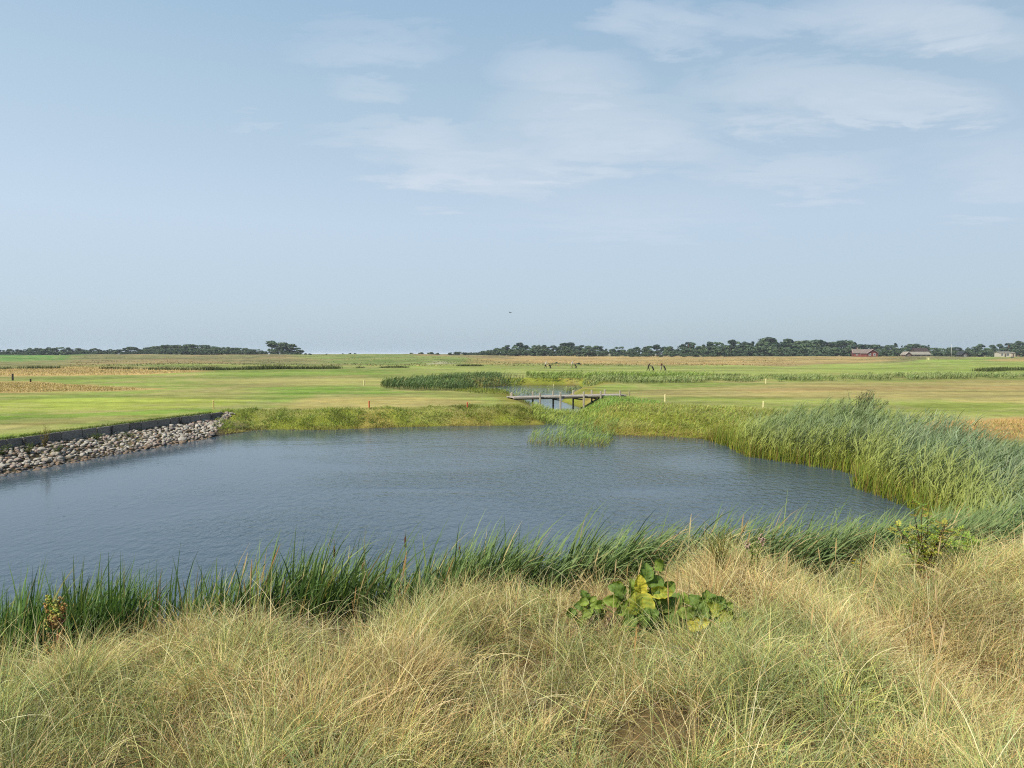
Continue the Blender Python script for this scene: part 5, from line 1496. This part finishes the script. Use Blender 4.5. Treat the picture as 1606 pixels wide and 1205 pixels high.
def leafy(name, label, cat, ctr, h, stems, n_leaf, ls, lw, pal, spread, stemc, pinnate=True, group=None, zmin=0.12, extra=None, seed=1, lean=0.0):
    rs = np.random.default_rng(seed); base = np.array((ctr[0], ctr[1], H1(ctr[0], ctr[1])))
    t_ = thing(name, label, cat, tuple(base), 0, group)
    LV = []; LQ = []; LC = []; off = 0
    for s_ in range(stems):
        a_ = rs.uniform(0, 2 * PI); sp = spread * rs.uniform(0.2, 1.0); hh = h * rs.uniform(0.7, 1.05)
        pts = [Vector((0.03 * math.cos(a_), 0.03 * math.sin(a_), -0.05))]
        for k in range(1, 7):
            f = k / 6; pts.append(Vector((math.cos(a_) * sp * f ** 1.3 + rs.normal(0, .012) + lean * f, math.sin(a_) * sp * f ** 1.3 + rs.normal(0, .012), hh * f)))
        m = MB(); m.tube(pts, [.008 - .0009 * k for k in range(7)], 6, tuple(stemc)); m.build('stem', M_LEAF, t_, True)
        for k in range(n_leaf):
            f = rs.uniform(zmin, 1.0); i = min(int(f * 6), 5); p0 = pts[i].lerp(pts[i + 1], f * 6 - i)
            la = rs.uniform(0, 2 * PI); el = rs.uniform(-0.1, 0.8); ax = Vector((math.cos(la) * math.cos(el), math.sin(la) * math.cos(el), math.sin(el)))
            sv = ax.cross(Vector((0, 0, 1))).normalized(); up = sv.cross(ax)
            items = [(0.0, 0, 1)] if not pinnate else [(x_, sg, 1) for x_ in (.35, .62, .88) for sg in (-1, 1)] + [(1.05, 0, 1)]
            c = np.array(pal[rs.integers(len(pal))]) * rs.uniform(.8, 1.2)
            for (x_, sg, _) in items:
                pl = ls * (3.0 if pinnate else 1.0)
                o_ = p0 + ax * (x_ * pl if pinnate else 0.01) - Vector((0, 0, .12 * pl * x_ * x_))
                d_ = (ax * (1 if sg == 0 else .45) + sv * sg * .9).normalized(); w2 = d_.cross(up).normalized() * lw * .5
                dn_ = Vector((0, 0, -1)) * ls * rs.uniform(0.0, .35)
                q = [o_, o_ + d_ * ls * .45 + w2 + up * lw * .15, o_ + d_ * ls + dn_, o_ + d_ * ls * .45 - w2 + up * lw * .15]
                LV += [tuple(v) for v in q]; LQ.append((off, off + 1, off + 2, off + 3)); off += 4
                cc = c * rs.uniform(.85, 1.15); LC += [tuple(np.clip(cc, 0, 1))] * 4
    link('foliage', mesh_np('foliage', np.array(LV), np.array(LQ), M_LEAF, np.array(LC), False), t_)
    return t_


rose = leafy('rose_shrub', 'young rose shrub with toothed yellow green leaves before the reeds', 'shrub', p_rose, .98, 11, 15, .040, .028, [alb(160, 180, 72) * 1.5, alb(132, 160, 64) * 1.5, alb(190, 190, 84) * 1.5, alb(180, 160, 78) * 1.5], .36, alb(120, 84, 64), True, None, .22, seed=5)
m = MB()
for k in range(3): m.ball((-.10 + .05 * k, -.16 + .02 * k, .10 + .02 * (k % 2)), (.020, .020, .017), tuple(alb(176, 44, 40)))
m.build('rose_hips', M_LEAF, rose, True)
p_ = at_z(1508, 905, 1.72)
leafy('bramble', 'low bright green bramble patch right of the rose shrub', 'shrub', p_, .50, 14, 12, .05, .04, [alb(146, 176, 72) * 1.5, alb(168, 186, 84) * 1.5, alb(124, 156, 64) * 1.5], .42, alb(130, 110, 70), True, None, .1, seed=9)
dock = leafy('dock_plant', 'reddish flowering dock stem standing before the left rushes', 'plant', p_dock, .34, 3, 9, .10, .04, [alb(150, 168, 66), alb(170, 164, 72), alb(120, 146, 60)], .10, alb(176, 120, 74), False, None, .05, seed=3)
rs = np.random.default_rng(8); st = MB(); st.tube([(0, 0, 0), (.01, 0, .3), (-.01, 0, .92)], [.012, .010, .004], 7, tuple(alb(168, 104, 66))); st.build('stem', M_LEAF, dock, True)
fl = MB(); DC = [alb(200, 190, 90), alb(206, 166, 100), alb(186, 132, 92), alb(200, 196, 110), alb(176, 150, 96), alb(160, 180, 84)]
for k in range(40):
    z = rs.uniform(.30, .92); a_ = rs.uniform(0, 6.28); l_ = rs.uniform(.05, .15) * (1.1 - z * .5)
    p0 = Vector((0, 0, z)); p1 = Vector((math.cos(a_) * l_ * .8, math.sin(a_) * l_ * .8, z + l_ * .6)); p2 = Vector((math.cos(a_) * l_, math.sin(a_) * l_, z + l_ * 1.4))
    fl.tube([p0, p1, p2], [.004, .003, .002], 5, tuple(DC[rs.integers(6)]))
    dc = DC[rs.integers(6)]
    for j in range(20):
        f = rs.uniform(.15, 1.05); q = (p0.lerp(p1, f * 2) if f < .5 else p1.lerp(p2, f * 2 - 1)) + Vector(rs.normal(0, .010, 3))
        fl.ball(q, (rs.uniform(.006, .013), rs.uniform(.006, .013), rs.uniform(.007, .015)), tuple(1.7 * dc * rs.uniform(.7, 1.25)), 1)
fl.build('flower_head', M_LEAF, dock)
p_ = at_z(18, 1022, 1.72)
leafy('nettle', 'low fresh green nettle clump at the left edge below the rushes', 'plant', p_, .30, 14, 16, .05, .03, [alb(132, 168, 70), alb(150, 176, 86), alb(108, 144, 62)], .26, alb(120, 140, 70), False, None, .1, seed=12)
p_ = at_z(112, 985, 1.8)
leafy('nettle', 'dark green nettle clump behind the reddish dock stem', 'plant', p_, .55, 9, 16, .06, .035, [alb(96, 136, 60), alb(116, 150, 66)], .14, alb(100, 124, 62), False, None, .15, seed=13)
p_ = at_z(1128, 893, 1.95)
gold_ = leafy('goldenrod', 'yellow olive feathery plant between grass and rushes', 'plant', p_, .62, 16, 26, .035, .006, [alb(176, 174, 80), alb(156, 156, 70), alb(190, 178, 90)], .20, alb(150, 146, 74), False, None, .3, seed=14)
p_ = at_z(1182, 898, 1.9)
wil = leafy('willowherb', 'green leafy plant with faded pink flower heads', 'plant', p_, .55, 7, 22, .055, .014, [alb(140, 170, 66), alb(160, 182, 76)], .14, alb(140, 150, 70), False, None, .1, seed=15)
for cx2, cz2 in ((-.08, .50), (.10, .56)):
    m = MB(); c = Vector((cx2, .01, cz2))
    m.tube([c + Vector((0, 0, -.06)), c + Vector((.004, 0, .08))], [.004, .003], 5, tuple(alb(190, 160, 130)))
    for k in range(30):
        m.ball(c + Vector((rs.normal(0, .02), rs.normal(0, .02), rs.normal(0, .03))), .011, tuple(alb(220, 190, 170) * 1.3 * rs.uniform(.85, 1.1)), 1)
    m.build('flower_head', M_LEAF, wil)
for px, py, hz_, lab in ((1340, 879, 1.95, 'yellow flower head on a stalk left of the rose shrub'), (1586, 857, 1.95, 'yellow flower heads on a stalk before the right reed bank')):
    p_ = at_z(px, py, hz_); g_ = H1(p_[0], p_[1])
    f_ = thing('yellow_flower', lab, 'flower', (p_[0], p_[1], g_), 0, None)
    m = MB(); m.tube([(0, 0, -.02), (.02, 0, (hz_ - g_) * .5), (0, 0, hz_ - g_)], .005, 6, tuple(alb(130, 150, 70))); m.build('stalk', M_LEAF, f_, True)
    for q_ in ((0, 0, 0), (.05, .01, -.05), (-.03, -.02, -.035)):
        m = MB(); c = Vector(q_) + Vector((0, 0, hz_ - g_)); pts = []
        for k in range(22):
            a_ = k * PI / 11; r_ = .030 if k % 2 == 0 else .014
            pts.append(c + Vector((math.cos(a_) * r_, math.sin(a_) * r_, .35 * r_)))
        m.add([c] + pts, [(0, 1 + k, 1 + (k + 1) % 22) for k in range(22)], tuple(alb(240, 208, 40)))
        m.build('flower_head', M_LEAF, f_)

# brown cattail heads among the rushes
for px, py, Y, lab in ((521, 858, 10.1, 'brown cattail head leaning in the left of the rushes'), (634, 843, 10.3, 'slim brown cattail head, upright, above the middle rushes'), (720, 858, 10.4, 'thick dark cattail head standing clear of the rushes'),
                       (922, 876, 10.7, 'brown cattail head low in the rushes above the big-leaved plant'), (566, 882, 10.0, 'short pale brown cattail head low in the rushes'), (1255, 876, 11.0, 'brown cattail head in the wind-bent right rushes')):
    x_ = (px - CX) / F * Y; zt = CAM[2] - (py - 555.5) / F * Y
    c_ = thing('cattail', lab, 'cattail', (x_, Y, -0.1), random.uniform(0, 6), 'cattails among the near rushes')
    a_ = random.uniform(-.05, .08)
    m = MB(); m.tube([(-a_, 0, 0), (-a_ * .3, 0, zt * .5), (0, 0, zt + .1)], [.008, .006, .004], 6, tuple(alb(132, 146, 84))); m.build('stem', M_REED, c_, True)
    m = MB(); m.tube([(0, 0, zt - .09), (0, 0, zt - .075), (.002, 0, zt + .06), (.003, 0, zt + .085)], [.006, .016, .015, .005], 10, tuple(alb(104, 58, 40))); m.build('seed_head', M_CLOTH, c_, True)
    m = MB(); m.tube([(.003, 0, zt + .08), (.004, 0, zt + .19)], [.004, .002], 6, tuple(alb(176, 146, 96))); m.build('spike', M_REED, c_, True)

# willow shrub behind the reed bank, and growth on the stone bank
p_ = np.array((17.3, 33.8, 0)); p_[2] = H1(17.3, 33.8)
sh = thing('willow_shrub', 'grey green willow shrub rising behind the reed bank', 'shrub', tuple(p_))
rs = np.random.default_rng(77); V = []; Cc = []; st = MB()
for k in range(46):
    a_ = rs.uniform(0, 2 * PI); sp = rs.uniform(.15, 1.45); hh = 2.0 * math.sqrt(max(.15, 1 - (sp / 1.75) ** 2)) * rs.uniform(.8, 1.05)
    pts = [Vector((math.cos(a_) * sp * .15, math.sin(a_) * sp * .15, 0)), Vector((math.cos(a_) * sp * .6, math.sin(a_) * sp * .6, hh * .55)), Vector((math.cos(a_) * sp + .12, math.sin(a_) * sp, hh))]
    st.tube(pts, [.02, .012, .004], 5, tuple(alb(118, 104, 80)), False)
    for j in range(110):
        f = rs.uniform(.15, 1.0); b_ = pts[0].lerp(pts[1], f * 2) if f < .5 else pts[1].lerp(pts[2], f * 2 - 1)
        b_ = b_ + Vector(rs.normal(0, .06, 3)); d_ = Vector((rs.normal(.35, .6), rs.normal(0, .6), rs.normal(.6, .4))).normalized(); w2 = d_.cross(Vector(rs.normal(0, 1, 3))).normalized() * .014; l_ = rs.uniform(.06, .12)
        V += [tuple(b_), tuple(b_ + d_ * l_ * .5 + w2), tuple(b_ + d_ * l_), tuple(b_ + d_ * l_ * .5 - w2)]
        c = [alb(122, 140, 96), alb(142, 158, 114), alb(104, 124, 80)][rs.integers(3)] * rs.uniform(.8, 1.2); Cc += [tuple(c)] * 4
st.build('branches', M_BARK, sh)
link('foliage', mesh_np('foliage', np.array(V), np.arange(len(V)).reshape(-1, 4), M_LEAF, np.array(Cc), False), sh)
p_ = at_ground(70, 706)
leafy('dry_shrub', 'tan spindly shrub growing against the grey wall on the stones', 'shrub', p_, 1.15, 14, 40, .05, .022, [alb(206, 186, 116), alb(188, 172, 100), alb(170, 164, 92)], .32, alb(176, 150, 100), False, None, .08, seed=31)
for px, py, lab, sd_, sz in ((44, 712, 'dark green weed at the foot of the wall, left of the tan shrub', 32, .45), (88, 712, 'olive weed among the stones right of the tan shrub', 33, .4), (2, 716, 'bright green weed at the left edge of the stone bank', 34, .5), (200, 688, 'yellow green weed halfway along the stone bank', 35, .3), (150, 690, 'small green weed by the wall near the middle of the stone bank', 36, .3)):
    p_ = at_ground(px, py)
    leafy('weed', lab, 'plant', p_, sz, 12, 18, .07, .03, [alb(118, 140, 66), alb(140, 158, 72), alb(96, 120, 60)], .40, alb(110, 120, 66), False, None, .08, seed=sd_)
